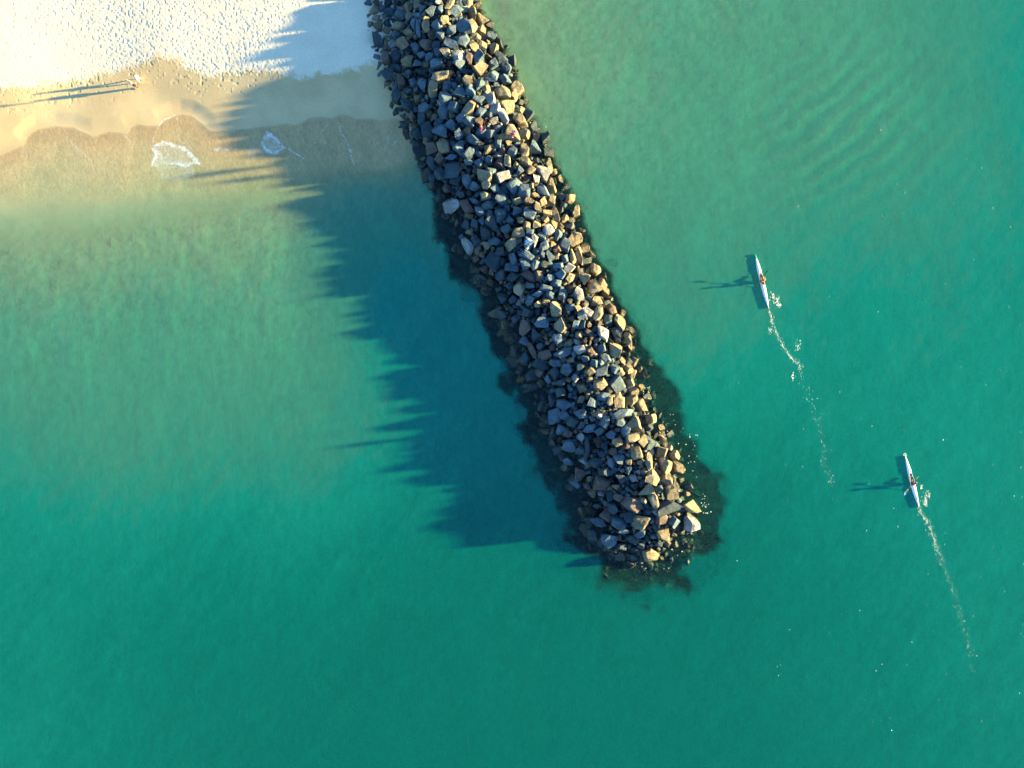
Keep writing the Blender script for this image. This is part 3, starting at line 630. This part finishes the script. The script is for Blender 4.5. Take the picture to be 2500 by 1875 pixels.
    # the core that carries them
    gx = np.linspace(-.45, 1.45, 40); gy = np.r_[np.arange(-420, 1440, 12)].astype(float)
    U, Y = np.meshgrid(gx, gy); U, Y = U.ravel(), Y.ravel()
    yy = np.clip(Y, -400, 1372); l, r_ = interp(EDGE_L, yy), interp(EDGE_R, yy); X = l + U * (r_ - l)
    Z = top_of(X, yy) - 1.25 - .02 * np.maximum(Y - 1372, 0); kk = K0 * (H - Z) / H
    V = np.stack([(X - 1250) * kk, -(Y - 937.5) * kk, Z], 1); nx = len(gx)
    i = (np.arange(len(gy) - 1)[:, None] * nx + np.arange(nx - 1)[None]).ravel()
    F = np.r_[np.stack([i, i + nx, i + nx + 1], 1), np.stack([i, i + nx + 1, i + 1], 1)]
    put(V, F, (0, 0, 0), (.035, .036, .034))
    me = np_mesh('breakwater_rubble', np.concatenate(VV), np.concatenate(FF), M['rock'], 30); cattr(me, 'tint', np.concatenate(CC))
    o = link(bpy.data.objects.new('breakwater_rubble', me))
    tag(o, 'smaller stones, coloured dark for shade, filling the gaps between boulders and lying under water', 'rubble', kind='stuff')
build_rubble()

# ------------------------------------------------------------------ people
bpy.context.view_layer.update()
DG = bpy.context.evaluated_depsgraph_get()
def hit(px, py):
    """what the camera sees at a photograph pixel: point, normal"""
    d = (P(px, py) - Vector((0, 0, H))).normalized()
    ok, loc, nor, *_ = sc.ray_cast(DG, Vector((0, 0, H)), d)
    return loc, nor
def drop(x, y):
    ok, loc, *_ = sc.ray_cast(DG, Vector((x, y, 30)), Vector((0, 0, -1)))
    return loc.z

def skin(name, chain, mat, parent, sub=1, root=None):
    """one continuous surface grown round a skeleton: chain = (points {key: (x, y, z, r)}, bones [(a, b)])"""
    pts, bones = chain; keys = list(pts); idx = {k: i for i, k in enumerate(keys)}
    me = bpy.data.meshes.new(name); me.from_pydata([pts[k][:3] for k in keys], [(idx[a], idx[b]) for a, b in bones], [])
    o = bpy.data.objects.new(name, me); COL.objects.link(o)
    o.modifiers.new('skin', 'SKIN').use_smooth_shade = True
    for i, k in enumerate(keys):
        v = me.skin_vertices[0].data[i]; r = pts[k][3]; v.radius = (r, r) if not isinstance(r, tuple) else r
        v.use_root = (k == (root or keys[0]))
    sb = o.modifiers.new('sub', 'SUBSURF'); sb.levels = sb.render_levels = sub
    bpy.context.view_layer.update()
    m2 = bpy.data.meshes.new_from_object(o.evaluated_get(bpy.context.evaluated_depsgraph_get()))
    m2.name = name; bpy.data.objects.remove(o); bpy.data.meshes.remove(me)
    m2.materials.clear(); m2.materials.append(mat); m2.polygons.foreach_set('use_smooth', [True] * len(m2.polygons))
    return link(bpy.data.objects.new(name, m2), parent)

def ball(name, c, r, mat, parent, sc3=(1, 1, 1), cut=None):
    V, F = ico(3); V = V * np.array(sc3) * r
    if cut is not None:
        F = F[(V[F].mean(1) @ np.array(cut[0])) > cut[1] * r]
    return mesh_obj(name, V + np.array(c), [tuple(f) for f in F], mat, parent)

STAND = dict(pelvis=(0, 0, .95), belly=(0, .01, 1.12), chest=(0, .01, 1.33), neck=(0, .0, 1.49), head=(0, .03, 1.63),
             shL=(.18, 0, 1.42), elL=(.25, -.03, 1.14), wrL=(.24, .07, .90), shR=(-.18, 0, 1.42), elR=(-.25, -.03, 1.14), wrR=(-.24, .07, .90),
             hipL=(.09, 0, .91), knL=(.10, .03, .50), anL=(.10, -.01, .08), toL=(.12, .15, .035), hipR=(-.09, 0, .91), knR=(-.10, .03, .50), anR=(-.10, -.01, .08), toR=(-.12, .15, .035))
SIT = dict(STAND, pelvis=(0, 0, .12), belly=(0, .02, .29), chest=(0, .06, .50), neck=(0, .09, .66), head=(0, .13, .79), shL=(.18, .06, .59), elL=(.25, .16, .36), wrL=(.14, .36, .32),
           shR=(-.18, .06, .59), elR=(-.25, .16, .36), wrR=(-.14, .36, .30), hipL=(.09, .03, .11), knL=(.13, .44, .30), anL=(.11, .52, -.10), toL=(.12, .68, -.13),
           hipR=(-.09, .03, .11), knR=(-.12, .44, .28), anR=(-.13, .56, -.10), toR=(-.14, .72, -.13))
def person(label, loc, rz, pose, look, group, height=1.75, props=()):
    J = {k: Vector(v) for k, v in pose.items()}
    e = empty('person', loc, rz); e.scale = (height / 1.75,) * 3; tag(e, label, 'person', group)
    pts, bones = {}, []
    def node(k, p, r): pts[k] = (*p, r)
    node('pelvis', J['pelvis'], (.135, .105)); node('belly', J['belly'], (.125, .095)); node('chest', J['chest'], (.145, .105)); node('neck', J['neck'], .052)
    up = (J['head'] - J['neck']).normalized(); hd = J['head']
    node('jaw', J['neck'] + up * .08, .060); node('face', hd, (.078, .092)); node('crown', hd + up * .085, .066)
    bones += [('pelvis', 'belly'), ('belly', 'chest'), ('chest', 'neck'), ('neck', 'jaw'), ('jaw', 'face'), ('face', 'crown')]
    fwd = (Vector((0, 1, 0)) - up * up.y).normalized(); side = fwd.cross(up).normalized()
    node('nose', hd + fwd * .108 - up * .01, .014); bones.append(('face', 'nose'))
    for s, sg in (('L', 1), ('R', -1)):
        sh, el, wr = J['sh' + s], J['el' + s], J['wr' + s]
        node('sh' + s, sh, .062); node('el' + s, el, .042); node('wr' + s, wr, .028)
        d = (wr - el).normalized(); q = d.cross(Vector((0, 0, 1)));
        q = (q if q.length > .2 else Vector((0, 1, 0))).normalized(); n_ = q.cross(d).normalized()
        pm = wr + d * .075; node('palm' + s, pm, (.040, .020))
        bones += [('chest', 'sh' + s), ('sh' + s, 'el' + s), ('el' + s, 'wr' + s), ('wr' + s, 'palm' + s)]
        for i, ln in enumerate((.062, .074, .070, .054)):
            b = pm + q * (.027 - .018 * i) + d * .012; k1 = b + d * ln * .5 - n_ * .008; k2 = k1 + d * ln * .42 - n_ * .026
            node(f'f{i}a{s}', b, .0095); node(f'f{i}b{s}', k1, .0088); node(f'f{i}c{s}', k2, .0075)
            bones += [('palm' + s, f'f{i}a{s}'), (f'f{i}a{s}', f'f{i}b{s}'), (f'f{i}b{s}', f'f{i}c{s}')]
        t0 = wr + d * .035 + q * .030; t1 = t0 + q * .026 + d * .022 - n_ * .01; t2 = t1 + d * .028 - n_ * .016
        node('ta' + s, t0, .012); node('tb' + s, t1, .0105); node('tc' + s, t2, .009); bones += [('wr' + s, 'ta' + s), ('ta' + s, 'tb' + s), ('tb' + s, 'tc' + s)]
        hp, kn, an, to = J['hip' + s], J['kn' + s], J['an' + s], J['to' + s]
        node('hip' + s, hp, .088); node('kn' + s, kn, .058); node('calf' + s, kn.lerp(an, .3), .054); node('an' + s, an, .036); node('to' + s, to, (.042, .028))
        bones += [('pelvis', 'hip' + s), ('hip' + s, 'kn' + s), ('kn' + s, 'calf' + s), ('calf' + s, 'an' + s), ('an' + s, 'to' + s)]
        ball('ear', hd + side * .083 * sg - up * .005, .022, M[look['skin']], e, (.5, .8, 1.2))
        ball('eye', hd + side * .032 * sg + fwd * .086 + up * .012, .011, M['black'], e)
    body = skin('body', (pts, bones), M[look['skin']], e)
    ball('mouth', hd + fwd * .088 - up * .052, .02, M['red'], e, (1, .4, .35))
    m = Matrix((side, fwd, up)).transposed()
    def shell(name, mat, r, lift, cutv):
        V, F = ico(3); F = F[(V[F].mean(1) @ np.array(cutv[0])) > cutv[1]]
        V = (V * r) @ np.array(m).T + np.array(hd + up * lift - fwd * .008)
        return mesh_obj(name, V, [tuple(f) for f in F], mat, e)
    if look.get('hat'):
        shell('hat', M[look['hat']], .112, .045, ((0, 0, 1), -.05))
        V, F = ico(2); V = V * np.array((.15, .17, .012)); V = V @ np.array(m).T + np.array(hd + up * .055 + fwd * .02); mesh_obj('hat_brim', V, [tuple(f) for f in F], M[look['hat']], e)
    shell('hair', M[look['hair']], .106, .02, ((0, -.75, .66), -.12))
    def cloth(name, mat, keys, bones_, grow):
        p = {}
        for k in keys:
            a = pts[k]; r = a[3]; p[k] = (*a[:3], tuple(q * grow + .012 for q in r) if isinstance(r, tuple) else r * grow + .012)
        return skin(name, (p, bones_), M[mat], e)
    top = ['belly', 'chest', 'shL', 'shR']; tb = [('belly', 'chest'), ('chest', 'shL'), ('chest', 'shR')]
    for s in 'LR':
        if look.get('sleeve', 'short') == 'long':
            top += ['el' + s, 'wr' + s]; tb += [('sh' + s, 'el' + s), ('el' + s, 'wr' + s)]
        else:
            a, b = Vector(pts['sh' + s][:3]), Vector(pts['el' + s][:3]); pts['mid' + s] = (*a.lerp(b, .6), .05); top.append('mid' + s); tb.append(('sh' + s, 'mid' + s))
    pts['waist'] = (*J['pelvis'].lerp(J['belly'], .3), (.125, .1)); top.insert(0, 'waist'); tb.insert(0, ('waist', 'belly'))
    cloth('shirt', look['shirt'], top, tb, 1.10)
    if look.get('vest'): cloth('vest', look['vest'], ['belly', 'chest'], [('belly', 'chest')], 1.28)
    lg, lb = ['pelvis'], []
    for s in 'LR':
        lg += ['hip' + s, 'kn' + s]; lb += [('pelvis', 'hip' + s), ('hip' + s, 'kn' + s)]
        if look.get('legs', 'short') == 'long': lg += ['calf' + s, 'an' + s]; lb += [('kn' + s, 'calf' + s), ('calf' + s, 'an' + s)]
    cloth('trousers' if look.get('legs') == 'long' else 'shorts', look['pants'], lg, lb, 1.12)
    return e

def stand_at(px, py, label, rz, look, group, pose=STAND, height=1.75, sit=False):
    loc, nor = hit(px, py)
    z = max(drop(loc.x + dx, loc.y + dy) for dx in (-.1, 0, .1) for dy in (-.1, 0, .1)) if not sit else loc.z
    return person(label, (loc.x, loc.y, z - .01), rz, pose, look, group, height)
STRIDE = dict(STAND, knL=(.10, .14, .50), anL=(.10, .20, .09), toL=(.11, .36, .04), knR=(-.10, -.02, .50), anR=(-.10, -.24, .12), toR=(-.11, -.10, .03), elL=(.26, -.14, 1.16), wrL=(.25, -.12, .92), elR=(-.26, .10, 1.16), wrR=(-.22, .30, 1.02))
BENT = dict(STAND, belly=(0, .06, 1.10), chest=(0, .17, 1.27), neck=(0, .25, 1.40), head=(0, .32, 1.52), shL=(.18, .20, 1.34), shR=(-.18, .20, 1.34), elL=(.24, .30, 1.10), wrL=(.16, .44, .95), elR=(-.24, .30, 1.10), wrR=(-.16, .44, .95))
stand_at(343, 196.5, 'person all in white with dark hair walking on the damp beach', R(200), dict(skin='skin', hair='hair', shirt='whitec', sleeve='long', pants='whitec', legs='long'), 'people on the beach', STRIDE, height=1.64)
stand_at(336.5, 214.5, 'person in black with a white hat standing beside the white-clad walker', R(150), dict(skin='skin', hair='hair', shirt='black', sleeve='long', pants='black', legs='long', hat='whitec'), 'people on the beach', height=1.64)
stand_at(325.5, 207, 'small child in sand-coloured clothes, added for a shadow between the two beach adults', R(170), dict(skin='skin', hair='fair', shirt='tan', sleeve='long', pants='tan', legs='long'), 'people on the beach', height=1.15)  # added to cast the extra shadow on the sand, itself hardly visible
stand_at(1175, 318, 'person in red clothes standing on the boulders left of the crest', R(100), dict(skin='skin', hair='hair', shirt='red', sleeve='long', pants='red', legs='long'), 'people on the breakwater')
stand_at(1250, 349, 'person in a dark purple top and red shorts on the right slope', R(-70), dict(skin='skin', hair='hair', shirt='purple', pants='red', hat='purple'), 'people on the breakwater', BENT)
stand_at(1102, 141, 'bare-legged person in a white shirt sitting on a boulder near the beach', R(-150), dict(skin='skin2', hair='hair', shirt='whitec', pants='tan'), 'people on the breakwater', SIT, sit=True)
stand_at(1464, 1013, 'person in a bright blue top standing on the crest near the tip', R(80), dict(skin='skin', hair='fair', shirt='blue', pants='grey', legs='long'), 'people on the breakwater', BENT)

# ------------------------------------------------------------------ surf skis, their paddlers and paddles
def hull_half(t): return .245 * max(0.0, 1 - abs(t) ** 2.3) ** (1.15 if t > 0 else .95) + .012
def make_ski(label, bow, stern, bowmat, marks, group='surf skis off the breakwater'):
    a, b = P(*bow), P(*stern); c = (a + b) / 2; ln = (a - b).length; ang = math.atan2(a.y - b.y, a.x - b.x)
    e = empty('surf_ski', (c.x, c.y, 0), ang); tag(e, label, 'surf ski', group)
    n, m = 72, 24; cock = (-.62, 1.20)
    def ring(t, grow=0.0):
        w_ = hull_half(t); rise = .10 * max(0, abs(t) - .55) ** 1.5; x = t * ln / 2; out = []
        for k in range(m):
            q = 2 * math.pi * k / m; cs, sn = math.cos(q), math.sin(q)
            z = (  .04 + .13 * sn * (.65 + .35 * w_ / .25) if sn > 0 else .055 + .15 * sn * (.4 + .6 * w_ / .25)) + rise
            y = w_ * math.copysign(abs(cs) ** .8, cs)
            if sn > .35 and cock[0] < x < cock[1] and abs(cs) < .8:
                z -= .10 * min(1, (x - cock[0]) * 4, (cock[1] - x) * 2.5) * min(1, (.86 - abs(cs)) * 7)
            out.append((x, y, z))
        return out
    ts = [-1 + 2 * i / n for i in range(n + 1)]
    def loft(name, rows, mat):
        V = [p for r_ in rows for p in r_]; F = []
        for i in range(len(rows) - 1):
            for k in range(m): F.append((i * m + k, (i + 1) * m + k, (i + 1) * m + (k + 1) % m, i * m + (k + 1) % m))
        F.append(tuple(range(m))[::-1] if False else tuple(range(m))); F.append(tuple(reversed(range((len(rows) - 1) * m, len(rows) * m))))
        return mesh_obj(name, V, F, mat, e)
    k0 = int(n * (.905 if bowmat else 1.0))
    loft('hull', [ring(t) for t in ts[:k0 + 1]], M['white'])
    if bowmat: loft('bow_tip', [ring(t) for t in ts[k0:]], M[bowmat])
    # dark liner of the cockpit, lying 6 mm proud of the recess floor
    V, F = [], []; xs = [cock[0] + .10 + i * (cock[1] - cock[0] - .2) / 20 for i in range(21)]
    for x in xs:
        t = x / (ln / 2); w_ = hull_half(t) * (.74 if x < .1 else .74 - .34 * (x - .1) / 1.0)
        for k in range(7):
            y = w_ * (k / 3 - 1); V.append((x, y,   .078 + .03 * abs(k / 3 - 1) ** 3 + (.05 if x in (xs[0], xs[-1]) else 0)))
    for i in range(20):
        for k in range(6): F.append((i * 7 + k, (i + 1) * 7 + k, (i + 1) * 7 + k + 1, i * 7 + k + 1))
    mesh_obj('cockpit', V, F, M['navy'], e)
    mesh_obj('foot_plate', *box((.98, 0, .14), (.03, .10, .05)), M['grey'], e, False)
    for i, (x, y, lx, ly) in enumerate(marks):
        t = x / (ln / 2); z = .04 + .13 * (.65 + .35 * hull_half(t) / .25) + .006 - .10 * (abs(y) / hull_half(t)) ** 2
        mesh_obj('deck_marking', *box((x, y, z), (lx / 2, ly / 2, .004)), M['mark'], e, False)
    mesh_obj('rudder', *box((-ln / 2 + .35, 0, -.16), (.08, .008, .10)), M['mark'], e, False)
    return e, ang, c
def box(c, h):
    V = [(c[0] + sx * h[0], c[1] + sy * h[1], c[2] + sz * h[2]) for sx in (-1, 1) for sy in (-1, 1) for sz in (-1, 1)]
    return V, [(0, 1, 3, 2), (4, 6, 7, 5), (0, 4, 5, 1), (2, 3, 7, 6), (0, 2, 6, 4), (1, 5, 7, 3)]

def make_paddle(label, ski, A, B, blade):
    _, ang, c = ski; e = empty('paddle', (c.x, c.y, 0), ang); tag(e, label, 'paddle', 'paddles of the surf skis')
    A, B = Vector(A), Vector(B); d = (B - A).normalized(); ln = (B - A).length
    q = d.cross(Vector((0, 0, 1))).normalized(); n_ = q.cross(d)
    V, F = [], []
    for i in range(9):
        p = A + d * (.34 + (ln - .68) * i / 8)
        for k in range(10): V.append(tuple(p + (q * math.cos(k * math.pi / 5) + n_ * math.sin(k * math.pi / 5)) * .0155))
    for i in range(8):
        for k in range(10): F.append((i * 10 + k, i * 10 + (k + 1) % 10, (i + 1) * 10 + (k + 1) % 10, (i + 1) * 10 + k))
    mesh_obj('shaft', V, F, M['carbon'], e)
    for base, dr, tw in ((A + d * .44, -d, 0), (B - d * .44, d, math.pi / 3)):
        u = q * math.cos(tw) + n_ * math.sin(tw); v = dr.cross(u); V, F = [], []
        for i in range(13):
            t = i / 12; wd = .085 * math.sin(min(1, t * 1.15 + .12) * math.pi * .62) * (1 if t < .85 else math.sqrt(max(.02, 1 - ((t - .85) / .16) ** 2)))
            for k in range(5):
                w_ = (k / 2 - 1); V.append(tuple(base + dr * (.46 * t) + u * wd * w_ + v * (.03 * (1 - w_ * w_) * math.sin(t * 3) + .004)))
            for k in range(5)[::-1]:
                w_ = (k / 2 - 1); V.append(tuple(base + dr * (.46 * t) + u * wd * w_ + v * (.03 * (1 - w_ * w_) * math.sin(t * 3) - .004)))
        for i in range(12):
            for k in range(10): F.append((i * 10 + k, i * 10 + (k + 1) % 10, (i + 1) * 10 + (k + 1) % 10, (i + 1) * 10 + k))
        F += [tuple(range(10)), tuple(reversed(range(120, 130)))]
        mesh_obj('blade', V, F, M[blade], e)
    return e

def make_paddler(label, ski, A, B, look, sx, lean=0.0):
    """seated in the ski frame (bow = +x); person's own axes: forward = +y"""
    _, ang, c = ski; A, B = Vector(A), Vector(B)
    hl, hr = A.lerp(B, .31), A.lerp(B, .66)
    tw = lambda v: Vector((-v.y, v.x - sx, v.z))         # ski frame -> person frame (forward +y, left = -x)
    HL, HR = tw(hl), tw(hr)                              # left hand has negative x here
    sl, sr = Vector((-.17, .02, .60)), Vector((.17, .12, .62))
    def arm(sh, hand):
        d = (hand - sh); h = hand - d.normalized() * .07; mid = (sh + h) / 2; gap = max(.0, .30 ** 2 - ((h - sh).length / 2) ** 2)
        return mid + Vector((math.copysign(.8, sh.x), -.2, -.6)).normalized() * math.sqrt(gap) , h
    el, wl = arm(sl, HL); er, wr_ = arm(sr, HR)
    pose = dict(pelvis=(0, 0, .20), belly=(0, .03, .36), chest=(0, .07, .54), neck=(0, .10, .68), head=(0, .13, .82), shL=sr, elL=er, wrL=wr_, shR=sl, elR=el, wrR=wl,
                hipL=(.08, .04, .19), knL=(.10, .46, .36), anL=(.07, .86, .20), toL=(.07, .95, .30), hipR=(-.08, .04, .19), knR=(-.10, .46, .38), anR=(-.07, .86, .20), toR=(-.07, .95, .30))
    org = c + Vector((math.cos(ang), math.sin(ang), 0)) * sx
    return person(label, (org.x, org.y, 0), ang - math.pi / 2, pose, look, 'paddlers on the surf skis')

skiA = make_ski('white surf ski with a long green bow tip, nearer the breakwater', (1843, 620), (1876, 752), 'green', [(-.95, .05, .16, .05), (-1.0, -.07, .10, .04), (-2.05, 0, .12, .07), (-2.3, 0, .08, .05)])
skiB = make_ski('all-white surf ski with a dark mark on its stern deck, farther from the breakwater', (2209, 1112), (2243, 1238), None, [(-.78, .04, .05, .12), (-.86, -.08, .14, .03), (-.98, .0, .05, .12), (-1.85, .02, .30, .06), (-2.05, -.02, .12, .08)])
pA = ((-.52, .84, .02), (.92, -.52, 1.08)); pB = ((-1.0, .95, -.04), (.55, -.45, .92))
make_paddle('dark paddle of the orange paddler, one blade down by the left side', skiA, *pA, 'blade')
make_paddle('pale-bladed paddle of the purple paddler, one blade splashing on the left', skiB, *pB, 'yellow')
make_paddler('paddler in an orange top sitting in the green-bowed surf ski', skiA, *pA, dict(skin='skin2', hair='hair', shirt='orange', sleeve='long', pants='navy', legs='long', vest='orange'), -.12)
make_paddler('paddler in a pink and purple top sitting in the all-white surf ski', skiB, *pB, dict(skin='skin', hair='hair', shirt='pink', sleeve='short', pants='navy', legs='long', hat='purple', vest='pink'), -.28)

# ------------------------------------------------------------------ foam on the water, and flecks for its glints
def foam_obj(name, spots):
    V0, F0 = ico(1); VV, FF = [], []
    for i, (px, py, r) in enumerate(spots):
        V = V0 * np.array((r * rng.uniform(.7, 1.3), r * rng.uniform(.7, 1.6), min(.03, r * .35))); q = rng.uniform(0, 3.1)
        V = V @ np.array([[math.cos(q), math.sin(q), 0], [-math.sin(q), math.cos(q), 0], [0, 0, 1]])
        VV.append(V + np.array(P(px, py, .006))); FF.append(F0 + i * len(V0))
    me = np_mesh(name, np.concatenate(VV), np.concatenate(FF), M['foam']); o = link(bpy.data.objects.new(name, me))
    tag(o, kind='stuff'); return o
def along(pts, n, spread, r0, r1, fade=1.0):
    out = []; seg = [math.dist(a[:2], b[:2]) for a, b in zip(pts[:-1], pts[1:])]; tot = sum(seg)
    for _ in range(n):
        t = (rng.random() ** fade) * tot; i = 0
        while i < len(seg) - 1 and t > seg[i]: t -= seg[i]; i += 1
        f = t / seg[i]; a, b = pts[i], pts[i + 1]; s = spread * (.4 + 1.3 * (rng.random() ** 2))
        out.append((a[0] + (b[0] - a[0]) * f + rng.gauss(0, s), a[1] + (b[1] - a[1]) * f + rng.gauss(0, s * 1.3), rng.uniform(r0, r1)))
    return out
def clump(px, py, n, s, r0, r1): return [(px + rng.gauss(0, s), py + rng.gauss(0, s * 1.4), rng.uniform(r0, r1)) for _ in range(n)]
wa = along([(1876, 752), (1886, 790), (1903, 830), (1915, 850), (1930, 872), (1945, 888), (1955, 900)], 230, 2.4, .014, .036, 1.1) + along([(1948, 880), (1962, 940), (1985, 985), (2000, 1040), (2015, 1120), (2030, 1180)], 110, 8, .014, .034, 1.2) \
    + clump(1897, 733, 42, 3.5, .018, .05) + clump(1902, 745, 26, 2.2, .018, .05) + clump(1880, 806, 18, 3, .018, .05) + clump(1948, 843, 22, 4, .018, .05) + clump(1935, 920, 8, 3, .04, .1) + clump(1885, 722, 14, 3, .03, .06)
foam_obj('wake_foam', wa)
wb = along([(2243, 1238), (2252, 1258), (2268, 1282), (2280, 1315), (2290, 1350)], 210, 3.4, .014, .036, 1.2) + along([(2290, 1350), (2310, 1400), (2330, 1450), (2350, 1510), (2365, 1580), (2372, 1640)], 120, 8, .014, .034, 1.1) \
    + clump(2261, 1212, 46, 4.5, .018, .05) + clump(2258, 1228, 30, 3.5, .018, .05) + clump(2209, 1205, 20, 1.2, .04, .09) + clump(2213, 1200, 10, 1.2, .03, .06) + clump(2249, 1190, 12, 3, .03, .06) + [(2209 + math.cos(q) * 3, 1110 + math.sin(q) * 3, .04) for q in np.linspace(0, 5.5, 12)]
foam_obj('wake_foam', wb)
fl = []
for _ in range(190):  # scattered pale flecks stand in for sparkles on the open water
    px = 1780 + 740 * rng.random() ** .7; py = 200 + 1600 * rng.random() ** .9
    if px < float(interp(EDGE_R, min(py, 1372))) + 60: continue
    fl.append((px, py, rng.uniform(.018, .042) * (1.5 if rng.random() < .06 else 1)))
fl += clump(1700, 1140, 9, 14, .02, .05) + clump(1720, 1230, 18, 9, .02, .05) + clump(1685, 1290, 13, 9, .02, .05) + clump(1640, 1350, 13, 14, .02, .05) + clump(1560, 1350, 11, 16, .02, .05) + clump(1505, 1352, 8, 10, .02, .05) + clump(1690, 1080, 11, 12, .02, .05) \
    + clump(1575, 960, 12, 10, .02, .05) + clump(1330, 300, 6, 8, .02, .05) + clump(1395, 520, 7, 10, .02, .05) + clump(1163, 674, 7, 2.5, .02, .05) + clump(1169, 684, 4, 2, .02, .05) + clump(1640, 1040, 10, 10, .02, .05) + clump(1013, 315, 11, 4, .02, .05) + clump(1035, 405, 9, 5, .02, .05)
foam_obj('foam_and_glint_flecks', fl)

# two drifting tufts of weed in the shade left of the rocks
for px, py, lab in ((1060, 521, 'small dark seaweed tuft below the dry boulders, nearer the beach'), (1057, 583, 'small dark seaweed tuft in shaded water, farther from the beach')):
    VV, FF = [], []
    for i in range(9):
        q = rng.uniform(0, 6.28); L_ = rng.uniform(.18, .42); w_ = .035; p0 = Vector((rng.gauss(0, .06), rng.gauss(0, .06), 0)); d = Vector((math.cos(q), math.sin(q), 0)); n_ = Vector((-d.y, d.x, 0)); b0 = len(VV)
        for k in range(6):
            t = k / 5; p = p0 + d * L_ * t + n_ * .07 * math.sin(t * 4 + i); ww = w_ * math.sin(.35 + t * 2.6)
            for sg in (-1, 1):
                for zz in (0, .02): VV.append(tuple(p + n_ * ww * sg + Vector((0, 0, zz - .005 + i * .003))))
        for k in range(5):
            a = b0 + k * 4; FF += [(a, a + 4, a + 6, a + 2), (a + 1, a + 3, a + 7, a + 5), (a, a + 1, a + 5, a + 4), (a + 2, a + 6, a + 7, a + 3)]
        FF += [(b0, b0 + 2, b0 + 3, b0 + 1), (b0 + 20, b0 + 21, b0 + 23, b0 + 22)]
    o = mesh_obj('seaweed_clump', VV, FF, M['weed']); o.location = P(px, py, .0); tag(o, lab, 'seaweed', 'seaweed tufts')

# graffiti on the flat top of one block
def graffiti():
    g = GRAF['obj']; inv = g.matrix_world.inverted(); VV, FF = [], []
    st = [((905,700),(1180,500)), ((950,735),(1230,560)), ((1000,785),(1290,600)), ((1045,800),(1300,640)), ((910,830),(990,790)), ((960,875),(1050,830)), ((1035,920),(1105,875)), ((1120,780),(1180,855)), ((1180,855),(1250,720)), ((1050,1080),(1150,950)), ((1115,1125),(1190,1045)), ((1000,730),(1060,790)), ((1090,640),(1160,700))]
    for (a, b), (c, d) in st:
        row = []
        for i in range(7):
            t = i / 6; p = P(1240 + (a + (c - a) * t) * .0452, 560 + (b + (d - b) * t) * .0452, g.location.z)
            e2 = P(1240 + c * .0452, 560 + d * .0452, 0) - P(1240 + a * .0452, 560 + b * .0452, 0); n_ = Vector((-e2.y, e2.x, 0)).normalized() * .032
            for q in (p - n_, p + n_):
                o_ = inv @ Vector((q.x, q.y, 20)); ok, loc, nor, _ = g.ray_cast(o_, Vector((0, 0, -1)))
                row.append(loc + Vector((0, 0, .012)) if ok else None)
        for i in range(6):
            k = row[i * 2:i * 2 + 4]
            if None in k: continue
            b0 = len(VV); VV += [tuple(v) for v in k]; FF.append((b0, b0 + 2, b0 + 3, b0 + 1))
    if VV: mesh_obj('graffiti', VV, FF, M['paint'], g, False)
bpy.context.view_layer.update()
graffiti()

sc.cycles.max_bounces = 4; sc.cycles.diffuse_bounces = 2; sc.cycles.volume_bounces = 1; sc.cycles.transparent_max_bounces = 8
sc.cycles.use_denoising = True; sc.cycles.use_adaptive_sampling = True; sc.cycles.adaptive_threshold = .015
